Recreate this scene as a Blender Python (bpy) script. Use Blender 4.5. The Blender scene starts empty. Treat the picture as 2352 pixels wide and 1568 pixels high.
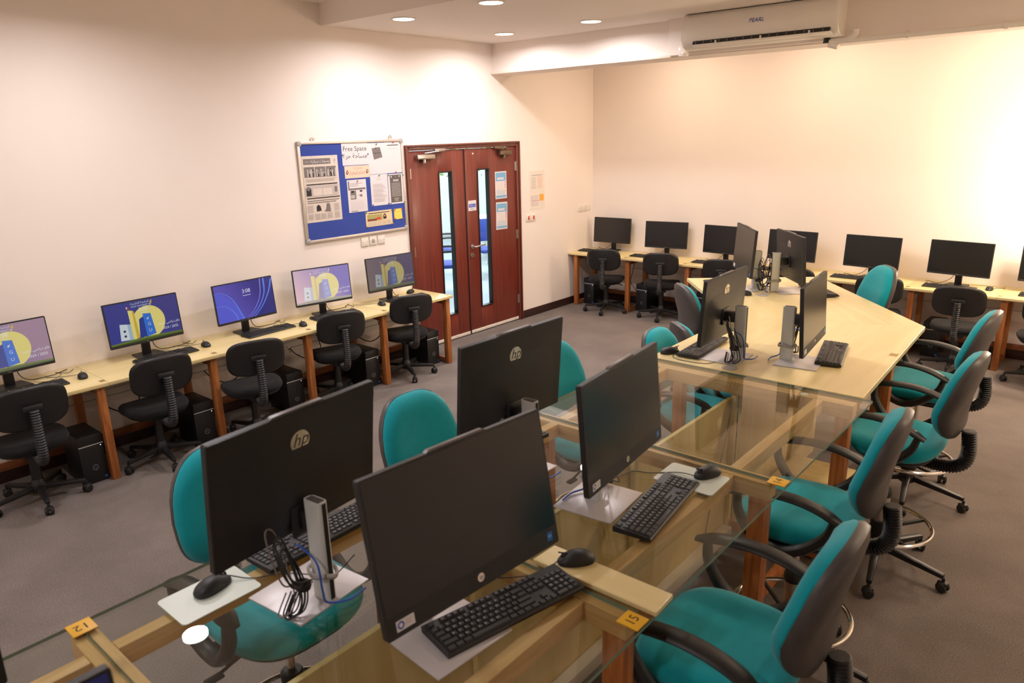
import bpy, bmesh, math, random
from mathutils import Vector, Matrix
random.seed(7)
PI = math.pi
SC = bpy.context.scene
COL = SC.collection

# ------------------------------------------------------------------ camera
cd = bpy.data.cameras.new('camera')
cd.sensor_width = 36.0
cd.sensor_fit = 'HORIZONTAL'
cd.lens = 25.57
cd.clip_start = 0.05
cd.dof.use_dof = True
cd.dof.focus_distance = 6.0
cd.dof.aperture_fstop = 4.5
cam = bpy.data.objects.new('camera', cd)
COL.objects.link(cam)
_R = Vector((0.76021742, 0.64920515, -0.02453867))
_U = Vector((-0.16117735, 0.22505916, 0.96092156))
_D = Vector((-0.62935787, 0.72655423, -0.27573106))
cam.matrix_world = Matrix(((_R.x, _U.x, -_D.x, 5.64407), (_R.y, _U.y, -_D.y, -8.24577), (_R.z, _U.z, -_D.z, 2.22440), (0, 0, 0, 1)))
SC.camera = cam

# ------------------------------------------------------------------ world, exposure
w = bpy.data.worlds.new('world')
SC.world = w
w.use_nodes = True
w.node_tree.nodes['Background'].inputs[0].default_value = (0.85, 0.93, 1.0, 1)
w.node_tree.nodes['Background'].inputs[1].default_value = 1.0
SC.view_settings.view_transform = 'Standard'
SC.view_settings.look = 'None'
SC.view_settings.exposure = 0.12
SC.view_settings.gamma = 1.0
SC.view_settings.use_curve_mapping = False
SC.cycles.use_denoising = True
SC.cycles.max_bounces = 10
SC.cycles.diffuse_bounces = 5
SC.cycles.glossy_bounces = 4
SC.cycles.transmission_bounces = 6
SC.cycles.transparent_max_bounces = 12
SC.cycles.caustics_reflective = False
SC.cycles.caustics_refractive = False
SC.cycles.sample_clamp_indirect = 4.0

DOWNLIGHT_W = 16.5          # each recessed ceiling lamp
DOWNLIGHT_COL = (1.0, 0.92, 0.93)
PENDANT_W = 640.0           # warm pendant lamp beyond the right edge
PENDANT_COL = (1.0, 0.80, 0.60)
AISLE_FILL_W = 120.0          # added fill globe over the right aisle, lifts soffit and chair backs
WARM_W = 13.0               # warm recessed lamps: right side, plus an added row behind the beam
WARM_COL = (1.0, 0.76, 0.53)

# ------------------------------------------------------------------ helpers
def srgb(r, g=None, b=None):
    if g is None:
        r, g, b = r
    f = lambda c: (c / 255.0) / 12.92 if c / 255.0 <= 0.04045 else ((c / 255.0 + 0.055) / 1.055) ** 2.4
    return (f(r), f(g), f(b), 1.0)

def nodes_of(name):
    m = bpy.data.materials.new(name)
    m.use_nodes = True
    return m, m.node_tree.nodes, m.node_tree.links, m.node_tree.nodes['Principled BSDF']

def mat(name, col, rough=0.5, metal=0.0, spec=0.5, bump=0.0, bscale=200.0, var=0.0, vscale=8.0, coat=0.0, sheen=0.0, emit=None, estr=0.0):
    m, N, L, P = nodes_of(name)
    P.inputs['Base Color'].default_value = col
    P.inputs['Roughness'].default_value = rough
    P.inputs['Metallic'].default_value = metal
    P.inputs['Specular IOR Level'].default_value = spec
    P.inputs['Coat Weight'].default_value = coat
    P.inputs['Coat Roughness'].default_value = 0.12
    P.inputs['Sheen Weight'].default_value = sheen
    if emit:
        P.inputs['Emission Color'].default_value = emit
        P.inputs['Emission Strength'].default_value = estr
    if bump or var:
        tc = N.new('ShaderNodeTexCoord')
    if var:
        n = N.new('ShaderNodeTexNoise'); n.inputs['Scale'].default_value = vscale; n.inputs['Detail'].default_value = 4
        L.new(tc.outputs['Object'], n.inputs['Vector'])
        r = N.new('ShaderNodeValToRGB')
        lo = tuple(c * (1 - var) for c in col[:3]) + (1,); hi = tuple(min(1, c * (1 + var)) for c in col[:3]) + (1,)
        r.color_ramp.elements[0].color = lo; r.color_ramp.elements[1].color = hi
        r.color_ramp.elements[0].position = 0.3; r.color_ramp.elements[1].position = 0.7
        L.new(n.outputs['Fac'], r.inputs['Fac']); L.new(r.outputs['Color'], P.inputs['Base Color'])
    if bump:
        n2 = N.new('ShaderNodeTexNoise'); n2.inputs['Scale'].default_value = bscale; n2.inputs['Detail'].default_value = 3
        L.new(tc.outputs['Object'], n2.inputs['Vector'])
        b = N.new('ShaderNodeBump'); b.inputs['Strength'].default_value = bump; b.inputs['Distance'].default_value = 0.002
        L.new(n2.outputs['Fac'], b.inputs['Height']); L.new(b.outputs['Normal'], P.inputs['Normal'])
    return m

def wood(name, c1, c2, axis='X', grain=9.0, rough=0.45, coat=0.0, stretch=12.0, contrast=(0.35, 0.65)):
    m, N, L, P = nodes_of(name)
    P.inputs['Roughness'].default_value = rough
    P.inputs['Coat Weight'].default_value = coat
    P.inputs['Coat Roughness'].default_value = 0.18
    tc = N.new('ShaderNodeTexCoord'); mp = N.new('ShaderNodeMapping')
    s = {'X': (grain / stretch, grain, grain), 'Y': (grain, grain / stretch, grain), 'Z': (grain, grain, grain / stretch)}[axis]
    mp.inputs['Scale'].default_value = s
    L.new(tc.outputs['Object'], mp.inputs['Vector'])
    n = N.new('ShaderNodeTexNoise'); n.inputs['Scale'].default_value = 1.6; n.inputs['Detail'].default_value = 7; n.inputs['Distortion'].default_value = 0.8
    L.new(mp.outputs['Vector'], n.inputs['Vector'])
    r = N.new('ShaderNodeValToRGB')
    r.color_ramp.elements[0].color = c1; r.color_ramp.elements[1].color = c2
    r.color_ramp.elements[0].position, r.color_ramp.elements[1].position = contrast
    L.new(n.outputs['Fac'], r.inputs['Fac']); L.new(r.outputs['Color'], P.inputs['Base Color'])
    b = N.new('ShaderNodeBump'); b.inputs['Strength'].default_value = 0.08; b.inputs['Distance'].default_value = 0.001
    L.new(n.outputs['Fac'], b.inputs['Height']); L.new(b.outputs['Normal'], P.inputs['Normal'])
    return m

def emission(name, col, strength, grad=None):
    m, N, L, P = nodes_of(name)
    N.remove(P)
    e = N.new('ShaderNodeEmission'); e.inputs['Strength'].default_value = strength
    e.inputs['Color'].default_value = col
    out = [x for x in N if x.type == 'OUTPUT_MATERIAL'][0]
    if grad:      # colour runs from col to grad across the screen, with viewing-angle tint painted in on washed ones
        tc = N.new('ShaderNodeTexCoord'); sp = N.new('ShaderNodeSeparateXYZ'); r = N.new('ShaderNodeValToRGB')
        L.new(tc.outputs['Generated'], sp.inputs['Vector'])
        mx = N.new('ShaderNodeMath'); mx.operation = 'ADD'
        h = N.new('ShaderNodeMath'); h.operation = 'MULTIPLY'; h.inputs[1].default_value = 0.35
        L.new(sp.outputs['Z'], h.inputs[0]); L.new(sp.outputs['Y'], mx.inputs[0]); L.new(h.outputs[0], mx.inputs[1])
        L.new(mx.outputs[0], r.inputs['Fac'])
        r.color_ramp.elements[0].color = col; r.color_ramp.elements[1].color = grad
        r.color_ramp.elements[0].position = 0.1; r.color_ramp.elements[1].position = 1.2 if False else 1.0
        L.new(r.outputs['Color'], e.inputs['Color'])
    g = N.new('ShaderNodeBsdfGlossy'); g.inputs['Roughness'].default_value = 0.35; g.inputs['Color'].default_value = (0.035, 0.035, 0.035, 1)
    a = N.new('ShaderNodeAddShader')
    L.new(e.outputs[0], a.inputs[0]); L.new(g.outputs[0], a.inputs[1]); L.new(a.outputs[0], out.inputs[0])
    return m

def glass_mat(name, tint, refl_ior=1.5, rough=0.0):
    m, N, L, P = nodes_of(name)
    N.remove(P)
    out = [x for x in N if x.type == 'OUTPUT_MATERIAL'][0]
    t = N.new('ShaderNodeBsdfTransparent'); t.inputs['Color'].default_value = tint
    g = N.new('ShaderNodeBsdfGlossy'); g.inputs['Roughness'].default_value = rough
    lw = N.new('ShaderNodeLayerWeight'); lw.inputs['Blend'].default_value = 0.5
    pw = N.new('ShaderNodeMath'); pw.operation = 'POWER'; pw.inputs[1].default_value = 5.0
    L.new(lw.outputs['Facing'], pw.inputs[0])
    f = N.new('ShaderNodeMapRange'); f0 = ((refl_ior - 1) / (refl_ior + 1)) ** 2
    f.inputs['To Min'].default_value = f0; f.inputs['To Max'].default_value = 1.0
    L.new(pw.outputs[0], f.inputs['Value'])
    x = N.new('ShaderNodeMixShader')
    L.new(f.outputs[0], x.inputs[0]); L.new(t.outputs[0], x.inputs[1]); L.new(g.outputs[0], x.inputs[2]); L.new(x.outputs[0], out.inputs[0])
    return m

def merge(bm, tmp):
    me = bpy.data.meshes.new('tmp'); tmp.to_mesh(me); tmp.free(); bm.from_mesh(me); bpy.data.meshes.remove(me)

def box(bm, c, s, rz=0.0, bev=0.0, seg=2, ry=0.0, rx=0.0):
    t = bmesh.new(); bmesh.ops.create_cube(t, size=1.0)
    bmesh.ops.scale(t, vec=s, verts=t.verts)
    if bev:
        bmesh.ops.bevel(t, geom=t.edges[:], offset=min(bev, min(s) * 0.49), segments=seg, affect='EDGES', profile=0.5)
    M = Matrix.Translation(c) @ Matrix.Rotation(rz, 4, 'Z') @ Matrix.Rotation(ry, 4, 'Y') @ Matrix.Rotation(rx, 4, 'X')
    bmesh.ops.transform(t, matrix=M, verts=t.verts); merge(bm, t)
    return bm

def bx(c, s, **k): return box(bmesh.new(), c, s, **k)

def b2(x0, x1, y0, y1, z0, z1, bev=0.0, bm=None):
    return box(bm or bmesh.new(), ((x0 + x1) / 2, (y0 + y1) / 2, (z0 + z1) / 2), (abs(x1 - x0), abs(y1 - y0), abs(z1 - z0)), bev=bev)

def tube(bm, pts, r, seg=8, closed=False, flat=1.0):
    pts = [Vector(p) for p in pts]; n = len(pts)
    rf = r if callable(r) else (lambda t: r)
    rings = []; up = None
    for i, p in enumerate(pts):
        if closed: tg = pts[(i + 1) % n] - pts[i - 1]
        else: tg = pts[min(i + 1, n - 1)] - pts[max(i - 1, 0)]
        if tg.length < 1e-9: tg = Vector((0, 0, 1))
        tg.normalize()
        if up is None:
            up = Vector((0, 0, 1)) if abs(tg.z) < 0.9 else Vector((1, 0, 0))
        up = (up - tg * up.dot(tg))
        if up.length < 1e-6: up = tg.orthogonal()
        up.normalize(); sd = tg.cross(up)
        rr = rf(i / max(1, n - 1))
        rings.append([bm.verts.new(p + (sd * math.cos(2 * PI * k / seg) + up * math.sin(2 * PI * k / seg) * flat) * rr) for k in range(seg)])
    m = n if closed else n - 1
    for i in range(m):
        a, b = rings[i], rings[(i + 1) % n]
        for k in range(seg):
            bm.faces.new((a[k], a[(k + 1) % seg], b[(k + 1) % seg], b[k]))
    if not closed:
        bm.faces.new(rings[0][::-1]); bm.faces.new(rings[-1])
    return bm

def cr(pts, k=6):          # Catmull-Rom through the points
    P = [Vector(p) for p in pts]; P = [P[0] * 2 - P[1]] + P + [P[-1] * 2 - P[-2]]
    out = []
    for i in range(1, len(P) - 2):
        for j in range(k):
            t = j / k
            out.append(0.5 * ((2 * P[i]) + (-P[i - 1] + P[i + 1]) * t + (2 * P[i - 1] - 5 * P[i] + 4 * P[i + 1] - P[i + 2]) * t * t + (-P[i - 1] + 3 * P[i] - 3 * P[i + 1] + P[i + 2]) * t ** 3))
    out.append(P[-2]); return out

def cyl(bm, p0, p1, r0, r1=None, seg=16):
    r1 = r0 if r1 is None else r1
    return tube(bm, [p0, p1], lambda t: r0 + (r1 - r0) * t, seg)

def lathe(bm, prof, seg=20, c=(0, 0, 0)):
    rings = []
    for (r, z) in prof:
        rings.append([bm.verts.new((c[0] + r * math.cos(2 * PI * k / seg), c[1] + r * math.sin(2 * PI * k / seg), c[2] + z)) for k in range(seg)])
    for a, b in zip(rings, rings[1:]):
        for k in range(seg): bm.faces.new((a[k], a[(k + 1) % seg], b[(k + 1) % seg], b[k]))
    bm.faces.new(rings[0][::-1]); bm.faces.new(rings[-1])
    return bm

def prism(bm, poly, z0, z1, M=None):
    f = M or (lambda x, y, z: (x, y, z))
    a = [bm.verts.new(f(x, y, z0)) for x, y in poly]; b = [bm.verts.new(f(x, y, z1)) for x, y in poly]
    bm.faces.new(a[::-1]); bm.faces.new(b); n = len(poly)
    for i in range(n): bm.faces.new((a[i], a[(i + 1) % n], b[(i + 1) % n], b[i]))
    return bm

def rrect(w, h, r, k=5):
    pts = []
    for cx, cy, a0 in ((w / 2 - r, h / 2 - r, 0), (-w / 2 + r, h / 2 - r, PI / 2), (-w / 2 + r, -h / 2 + r, PI), (w / 2 - r, -h / 2 + r, 1.5 * PI)):
        for i in range(k + 1):
            a = a0 + PI / 2 * i / k; pts.append((cx + r * math.cos(a), cy + r * math.sin(a)))
    return pts

def pad(bm, outline, prof, fmap, seg=36):
    """closed padded form: outline(angle)->(u,v); prof list of (t,w); fmap(u,v,w)->xyz"""
    rings = []
    for t, wv in prof:
        if t == 0:
            rings.append([bm.verts.new(fmap(0, 0, wv))]); continue
        ring = []
        for k in range(seg):
            u, v = outline(2 * PI * k / seg); ring.append(bm.verts.new(fmap(u * t, v * t, wv)))
        rings.append(ring)
    for a, b in zip(rings, rings[1:]):
        for k in range(seg):
            k2 = (k + 1) % seg
            if len(a) == 1: bm.faces.new((a[0], b[k], b[k2]))
            elif len(b) == 1: bm.faces.new((a[k], b[0], a[k2]))
            else: bm.faces.new((a[k], b[k], b[k2], a[k2]))
    bmesh.ops.recalc_face_normals(bm, faces=bm.faces[:])
    return bm

def sell(a, b, n):
    def f(t):
        c, s = math.cos(t), math.sin(t)
        return (a * math.copysign(abs(c) ** (2 / n), c), b * math.copysign(abs(s) ** (2 / n), s))
    return f

def finish(me, angle=35):
    me.shade_smooth()
    try: me.set_sharp_from_angle(angle=math.radians(angle))
    except Exception: pass

def ob(name, bm, material, parent=None, loc=(0, 0, 0), rz=0.0, angle=35):
    if isinstance(bm, bpy.types.Mesh): me = bm
    else:
        me = bpy.data.meshes.new(name); bmesh.ops.recalc_face_normals(bm, faces=bm.faces[:]); bm.to_mesh(me); bm.free(); finish(me, angle)
        for x in (material if isinstance(material, (list, tuple)) else [material]): me.materials.append(x)
    o = bpy.data.objects.new(name, me); COL.objects.link(o)
    o.location = loc; o.rotation_euler = (0, 0, rz)
    if parent: o.parent = parent
    return o

def tag(o, label, cat, group=None):
    o['label'] = label; o['category'] = cat
    if group: o['group'] = group
    return o

def thing(name, label, cat, loc=(0, 0, 0), rz=0.0, group=None):
    o = bpy.data.objects.new(name, None); COL.objects.link(o)
    o.empty_display_size = 0.05; o.location = loc; o.rotation_euler = (0, 0, rz)
    return tag(o, label, cat, group)

def struct(name, bm, material, angle=35):
    o = ob(name, bm, material, angle=angle); o['kind'] = 'structure'; return o

def dup(root, loc, rz, label):
    r = root.copy(); COL.objects.link(r); r.location = loc; r.rotation_euler = (0, 0, rz); r['label'] = label
    for ch in list(root.children):
        c = ch.copy(); COL.objects.link(c); c.parent = r
        for g in list(ch.children):
            d = g.copy(); COL.objects.link(d); d.parent = c
    return r

# -- lettering -----------------------------------------------------------
AR = {'ا': (0xFE8D, 0xFE8E), 'أ': (0xFE83, 0xFE84), 'ة': (0xFE93, 0xFE94), 'د': (0xFEA9, 0xFEAA), 'ر': (0xFEAD, 0xFEAE), 'و': (0xFEED, 0xFEEE)}
for ch, b0 in (('ب', 0xFE8F), ('ت', 0xFE95), ('ج', 0xFE9D), ('ح', 0xFEA1), ('خ', 0xFEA5), ('س', 0xFEB1), ('ص', 0xFEB9), ('ع', 0xFEC9), ('ل', 0xFEDD), ('م', 0xFEE1), ('ن', 0xFEE5), ('ي', 0xFEF1), ('ئ', 0xFE89)):
    AR[ch] = (b0, b0 + 1, b0 + 2, b0 + 3)
def arabic(s):
    out = []
    for wd in s.split(' '):
        o = ''
        for i, ch in enumerate(wd):
            f = AR[ch]; prev = i > 0 and len(AR[wd[i - 1]]) == 4; nxt = i < len(wd) - 1 and len(f) == 4
            o += chr(f[3] if prev and nxt else f[2] if nxt else f[1] if prev else f[0])
        out.append(o[::-1])
    return ' '.join(out[::-1])
_tc = {}
def text_polys(s, size=1.0, shear=0.0):
    """flat lettering as (verts2d, faces), centred on the origin, size = height of one line of type"""
    key = (s, shear)
    if key not in _tc:
        c = bpy.data.curves.new('lettering', 'FONT'); c.body = s; c.align_x = 'CENTER'; c.align_y = 'CENTER'; c.resolution_u = 2; c.shear = shear
        o = bpy.data.objects.new('lettering', c); COL.objects.link(o)
        dg = bpy.context.evaluated_depsgraph_get(); dg.update()
        me = bpy.data.meshes.new_from_object(o.evaluated_get(dg))
        _tc[key] = ([(v.co.x, v.co.y) for v in me.vertices], [tuple(p.vertices) for p in me.polygons])
        bpy.data.objects.remove(o); bpy.data.curves.remove(c); bpy.data.meshes.remove(me)
    v, f = _tc[key]
    return [(x * size, y * size) for x, y in v], f

class Flat:
    """flat print collected in (u, v) and laid on a plane by fmap; one mesh, one material slot per colour"""
    def __init__(s): s.v = []; s.f = []; s.mi = []; s.mats = []; s.n = 0
    def slot(s, m):
        if m not in s.mats: s.mats.append(m)
        return s.mats.index(m)
    def poly(s, pts, m, lift=None):
        s.n += 1; h = s.n * 0.00002 if lift is None else lift
        b = len(s.v); s.v += [(x, y, h) for x, y in pts]; s.f.append(tuple(range(b, b + len(pts)))); s.mi.append(s.slot(m))
    def rect(s, u0, v0, u1, v1, m): s.poly([(u0, v0), (u1, v0), (u1, v1), (u0, v1)], m)
    def circ(s, u, v, r, m, k=28, ry=None):
        s.poly([(u + r * math.cos(2 * PI * i / k), v + (ry or r) * math.sin(2 * PI * i / k)) for i in range(k)], m)
    def text(s, t, u, v, size, m, shear=0.0):
        s.n += 1; pv, pf = text_polys(t, size, shear); b = len(s.v)
        s.v += [(x + u, y + v, s.n * 0.00002) for x, y in pv]
        for q in pf: s.f.append(tuple(b + i for i in q)); s.mi.append(s.slot(m))
    def lines(s, u0, v0, u1, v1, n, m, th=0.4, rag=0.15, seed=1):
        rnd = random.Random(seed); st = (v1 - v0) / n
        for i in range(n):
            y = v1 - st * (i + 1); e = u1 - (u1 - u0) * rag * rnd.random()
            s.rect(u0, y + st * (0.5 - th / 2), e, y + st * (0.5 + th / 2), m)
    def scribble(s, u0, v, u1, h, n, m, seed=1):
        rnd = random.Random(seed); st = (u1 - u0) / n; w2 = h * 0.07
        for i in range(n):
            a = u0 + st * i; P_ = cr([(a, v + h * rnd.uniform(-.1, .2), 0), (a + st * .3, v - h * rnd.uniform(.1, .5), 0), (a + st * .6, v + h * rnd.uniform(-.1, .5), 0), (a + st * .95, v - h * rnd.uniform(0, .3), 0)], 4)
            for p, q in zip(P_, P_[1:]): s.poly([(p.x, p.y - w2), (q.x, q.y - w2), (q.x, q.y + w2), (p.x, p.y + w2)], m, 0.0003)
            if rnd.random() < .6: s.circ(a + st * .5, v + h * rnd.choice((-.5, .5)), h * .07, m, 6)
    def build(s, name, fmap, parent=None):
        me = bpy.data.meshes.new(name)
        me.from_pydata([fmap(*q) for q in s.v], [], s.f)
        for m in s.mats: me.materials.append(m)
        me.polygons.foreach_set('material_index', s.mi); me.update()
        o = bpy.data.objects.new(name, me); COL.objects.link(o)
        if parent: o.parent = parent
        return o
# ------------------------------------------------------------------ materials
M = {}
M['wall'] = mat('wall_paint', srgb(243, 233, 225), 0.75, bump=0.05, bscale=120, var=0.012, vscale=2.0)
M['ceil'] = mat('ceiling_paint', srgb(243, 234, 226), 0.8, bump=0.04, bscale=100)
def carpet():
    m, N, L, P = nodes_of('carpet')
    P.inputs['Roughness'].default_value = 0.95; P.inputs['Specular IOR Level'].default_value = 0.1
    tc = N.new('ShaderNodeTexCoord')
    a = N.new('ShaderNodeTexNoise'); a.inputs['Scale'].default_value = 160; a.inputs['Detail'].default_value = 4
    b = N.new('ShaderNodeTexNoise'); b.inputs['Scale'].default_value = 2.2; b.inputs['Detail'].default_value = 5; b.inputs['Roughness'].default_value = 0.6
    for q in (a, b): L.new(tc.outputs['Object'], q.inputs['Vector'])
    r = N.new('ShaderNodeValToRGB')
    r.color_ramp.elements[0].color = srgb(97, 90, 86); r.color_ramp.elements[1].color = srgb(138, 129, 123)
    r.color_ramp.elements[0].position = 0.25; r.color_ramp.elements[1].position = 0.75
    L.new(a.outputs['Fac'], r.inputs['Fac'])
    r2 = N.new('ShaderNodeValToRGB'); r2.color_ramp.elements[0].color = (0.86, 0.86, 0.86, 1); r2.color_ramp.elements[1].color = (1.08, 1.07, 1.06, 1)
    r2.color_ramp.elements[0].position = 0.35; r2.color_ramp.elements[1].position = 0.65
    L.new(b.outputs['Fac'], r2.inputs['Fac'])
    x = N.new('ShaderNodeMixRGB'); x.blend_type = 'MULTIPLY'; x.inputs[0].default_value = 1.0
    L.new(r.outputs[0], x.inputs[1]); L.new(r2.outputs[0], x.inputs[2]); L.new(x.outputs[0], P.inputs['Base Color'])
    u = N.new('ShaderNodeBump'); u.inputs['Strength'].default_value = 0.5; u.inputs['Distance'].default_value = 0.004
    L.new(a.outputs['Fac'], u.inputs['Height']); L.new(u.outputs['Normal'], P.inputs['Normal'])
    return m
M['carpet'] = carpet()
M['birch_x'] = wood('birch_laminate_x', srgb(222, 202, 142), srgb(232, 214, 160), 'X', 7, 0.32, 0.25)
M['birch_y'] = wood('birch_laminate_y', srgb(222, 202, 142), srgb(232, 214, 160), 'Y', 7, 0.32, 0.25)
M['ply'] = wood('pale_plywood', srgb(214, 188, 124), srgb(228, 205, 146), 'Z', 6, 0.5)
M['leg'] = wood('stained_leg_wood', srgb(150, 88, 42), srgb(186, 118, 62), 'Z', 22, 0.45)
M['beam_y'] = wood('pine_beam_y', srgb(206, 162, 98), srgb(226, 186, 124), 'Y', 22, 0.5)
M['beam_x'] = wood('pine_beam_x', srgb(206, 162, 98), srgb(226, 186, 124), 'X', 22, 0.5)
M['rail'] = wood('brown_rail_wood', srgb(112, 62, 32), srgb(142, 84, 46), 'Y', 20, 0.5)
M['door'] = wood('mahogany_veneer', srgb(98, 38, 28), srgb(124, 52, 38), 'Z', 34, 0.38, 0.15, stretch=40)
M['frame'] = wood('mahogany_frame', srgb(94, 44, 34), srgb(112, 56, 44), 'Z', 24, 0.35, 0.2, stretch=30)
M['base'] = mat('dark_baseboard', srgb(52, 30, 26), 0.4)
M['black'] = mat('black_plastic', srgb(30, 30, 31), 0.5, bump=0.04, bscale=500)
M['black2'] = mat('matt_black_metal', srgb(24, 24, 25), 0.42)
M['chairblack'] = mat('chair_black_plastic', srgb(27, 27, 28), 0.45, bump=0.06, bscale=260)
M['cloth_black'] = mat('black_seat_fabric', srgb(26, 26, 27), 0.9, spec=0.2, bump=0.35, bscale=420, sheen=0.06)
M['teal'] = mat('teal_seat_fabric', srgb(14, 160, 174), 0.9, spec=0.2, bump=0.3, bscale=520, sheen=0.25, var=0.04, vscale=30)
M['shell'] = mat('charcoal_chair_shell', srgb(76, 72, 70), 0.42, bump=0.05, bscale=320)
M['chrome'] = mat('chrome', (0.82, 0.80, 0.77, 1), 0.12, 1.0)
M['steel'] = mat('brushed_steel', (0.62, 0.60, 0.57, 1), 0.32, 1.0)
M['alu'] = mat('silver_stand', srgb(216, 219, 215), 0.35, 0.1)
M['aluplate'] = mat('silver_base_plate', srgb(200, 196, 197), 0.35, 0.2)
M['aluframe'] = mat('board_aluminium', srgb(216, 206, 194), 0.35, 0.5)
M['capgrey'] = mat('grey_plastic_cap', srgb(168, 164, 158), 0.5)
M['screen_off'] = mat('dark_screen', srgb(24, 25, 26), 0.24, spec=0.6)
M['aio_back'] = mat('dark_monitor_back', srgb(38, 38, 39), 0.36, bump=0.05, bscale=600)
M['aio_edge'] = mat('graphite_edge', srgb(104, 100, 100), 0.4, 0.2)
M['key'] = mat('black_key', srgb(36, 36, 38), 0.5)
M['legend'] = mat('white_key_print', srgb(196, 196, 196), 0.6)
M['white'] = mat('white_plastic', srgb(232, 224, 212), 0.45)
M['acwhite'] = mat('white_appliance_plastic', srgb(240, 234, 226), 0.3)
M['paper'] = mat('white_paper', srgb(220, 213, 213), 0.8)
M['newsprint'] = mat('newsprint', srgb(214, 202, 190), 0.85, var=0.03, vscale=40)
M['peach'] = mat('peach_paper', srgb(238, 202, 178), 0.8)
M['yellow'] = mat('yellow_note', srgb(240, 212, 96), 0.8)
M['tagyellow'] = mat('yellow_number_tag', srgb(226, 172, 38), 0.45)
M['brass'] = mat('brass_number_plate', srgb(170, 140, 84), 0.4, 0.4)
M['feltblue'] = mat('blue_felt', srgb(42, 66, 152), 0.95, bump=0.3, bscale=600, sheen=0.2)
M['ink'] = mat('black_ink', srgb(38, 34, 34), 0.7)
M['ink2'] = mat('grey_ink', srgb(120, 112, 108), 0.7)
M['ink3'] = mat('pale_grey_ink', srgb(188, 178, 172), 0.7)
M['inkred'] = mat('red_ink', srgb(206, 60, 50), 0.7)
M['inkblue'] = mat('blue_ink', srgb(48, 74, 178), 0.6)
M['inksky'] = mat('sky_blue_ink', srgb(120, 172, 208), 0.6)
M['inkgreen'] = mat('green_plastic', srgb(30, 128, 92), 0.5)
M['inkorange'] = mat('orange_ink', srgb(240, 178, 72), 0.6)
M['inkbrown'] = mat('brown_ink', srgb(120, 60, 44), 0.7)
M['inkolive'] = mat('olive_ink', srgb(168, 160, 92), 0.7)
M['inkskin'] = mat('skin_tone_ink', srgb(196, 140, 112), 0.7)
M['posterdark'] = mat('dark_poster_ink', srgb(96, 88, 84), 0.7)
M['red'] = mat('red_plastic', srgb(206, 40, 40), 0.45)
M['pinblue'] = mat('blue_plastic', srgb(46, 50, 150), 0.5)
M['pinyellow'] = mat('yellow_plastic', srgb(232, 186, 40), 0.5)
M['glass'] = glass_mat('table_glass', (0.93, 0.95, 0.925, 1), 1.52)
M['glassedge'] = mat('green_glass_edge', srgb(118, 146, 128), 0.2)
M['pane'] = glass_mat('door_glass', (0.93, 0.95, 0.94, 1), 1.3)
M['padwhite'] = mat('pale_mouse_pad', srgb(206, 216, 206), 0.35)
M['bluecable'] = mat('blue_network_cable', srgb(50, 92, 190), 0.5)
M['cable'] = mat('black_cable', srgb(32, 32, 33), 0.5)
M['greycable'] = mat('grey_cable', srgb(120, 112, 106), 0.5)
M['whitecable'] = mat('pale_cable', srgb(205, 196, 182), 0.5)
M['bluefab'] = mat('blue_visitor_chair_fabric', srgb(44, 66, 148), 0.9, sheen=0.2)
M['hallfloor'] = mat('hall_floor_tile', srgb(150, 166, 176), 0.3)
M['hallwall'] = mat('hall_wall_paint', srgb(240, 244, 242), 0.7)
M['leaf'] = mat('green_leaf', srgb(96, 138, 56), 0.5)
M['lampglow'] = emission('lamp_diffuser', (1, 0.97, 0.93, 1), 14.0)
M['hallfill'] = emission('hall_fill_diffuser', (0.94, 0.98, 1, 1), 12.0)  # for the unseen panels added to light the hall
M['led'] = emission('power_led', (0.9, 0.95, 1, 1), 2.0)
M['sticker'] = mat('white_sticker', srgb(222, 224, 230), 0.5)
M['stickerblue'] = mat('blue_sticker', srgb(28, 104, 196), 0.4)
M['logosilver'] = mat('silver_logo', (0.75, 0.72, 0.68, 1), 0.2, 0.9)
M['logogrey'] = mat('grey_logo', srgb(150, 150, 150), 0.4, 0.5)

# planes for flat print: u to the viewer's right, v up
def on_left(y, z, x=0.0): return lambda u, v, h: (x + h, y + u, z + v)
def on_back(x, z, y=0.0): return lambda u, v, h: (x + u, y - h, z + v)

# ------------------------------------------------------------------ the room
RX, RY, CZ = 7.6, -10.2, 3.33           # right wall x, near wall y, ceiling z
DY0, DY1, DH = -3.29, -1.53, 2.13       # door frame, outer
bm = b2(-0.15, RX + 0.15, RY - 0.15, 0.15, -0.1, 0.0)
struct('floor', bm, M['carpet'])
o0, o1, oz = DY0 + 0.03, DY1 - 0.03, DH - 0.03
bm = bmesh.new()
b2(-0.15, 0, RY, o0, 0, CZ + 0.2, bm=bm); b2(-0.15, 0, o1, 0.15, 0, CZ + 0.2, bm=bm); b2(-0.15, 0, o0, o1, oz, CZ + 0.2, bm=bm)
struct('wall_left', bm, M['wall'])
struct('wall_back', b2(0, RX + 0.15, 0, 0.15, 0, CZ + 0.2), M['wall'])
struct('wall_right', b2(RX, RX + 0.15, RY, 0, 0, CZ + 0.2), M['wall'])
struct('wall_near', b2(-0.15, RX + 0.15, RY - 0.15, RY, 0, CZ + 0.2), M['wall'])
struct('ceiling', b2(-0.15, RX + 0.15, RY - 0.15, 0.15, CZ, CZ + 0.2), M['ceil'])
SZ = 3.15
struct('ceiling_soffit', b2(0, RX, -4.15, -1.95, SZ, CZ), M['ceil'])
struct('added_soffit_near', b2(0, RX, RY, -6.2, SZ, CZ), M['ceil'])  # unseen drop, added to hold the lamp lower, softening light on the wall
BZ = 2.84
struct('ceiling_beam', b2(0, RX, -1.95, -1.62, BZ, CZ), M['wall'])
struct('trim_1', b2(2.19, RX, -2.02, -1.95, BZ + 0.01, SZ, bev=0.004), M['wall'])
struct('trim_2', b2(0.0, 2.19, -1.975, -1.95, BZ, BZ + 0.025, bev=0.004), M['white'])
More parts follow.
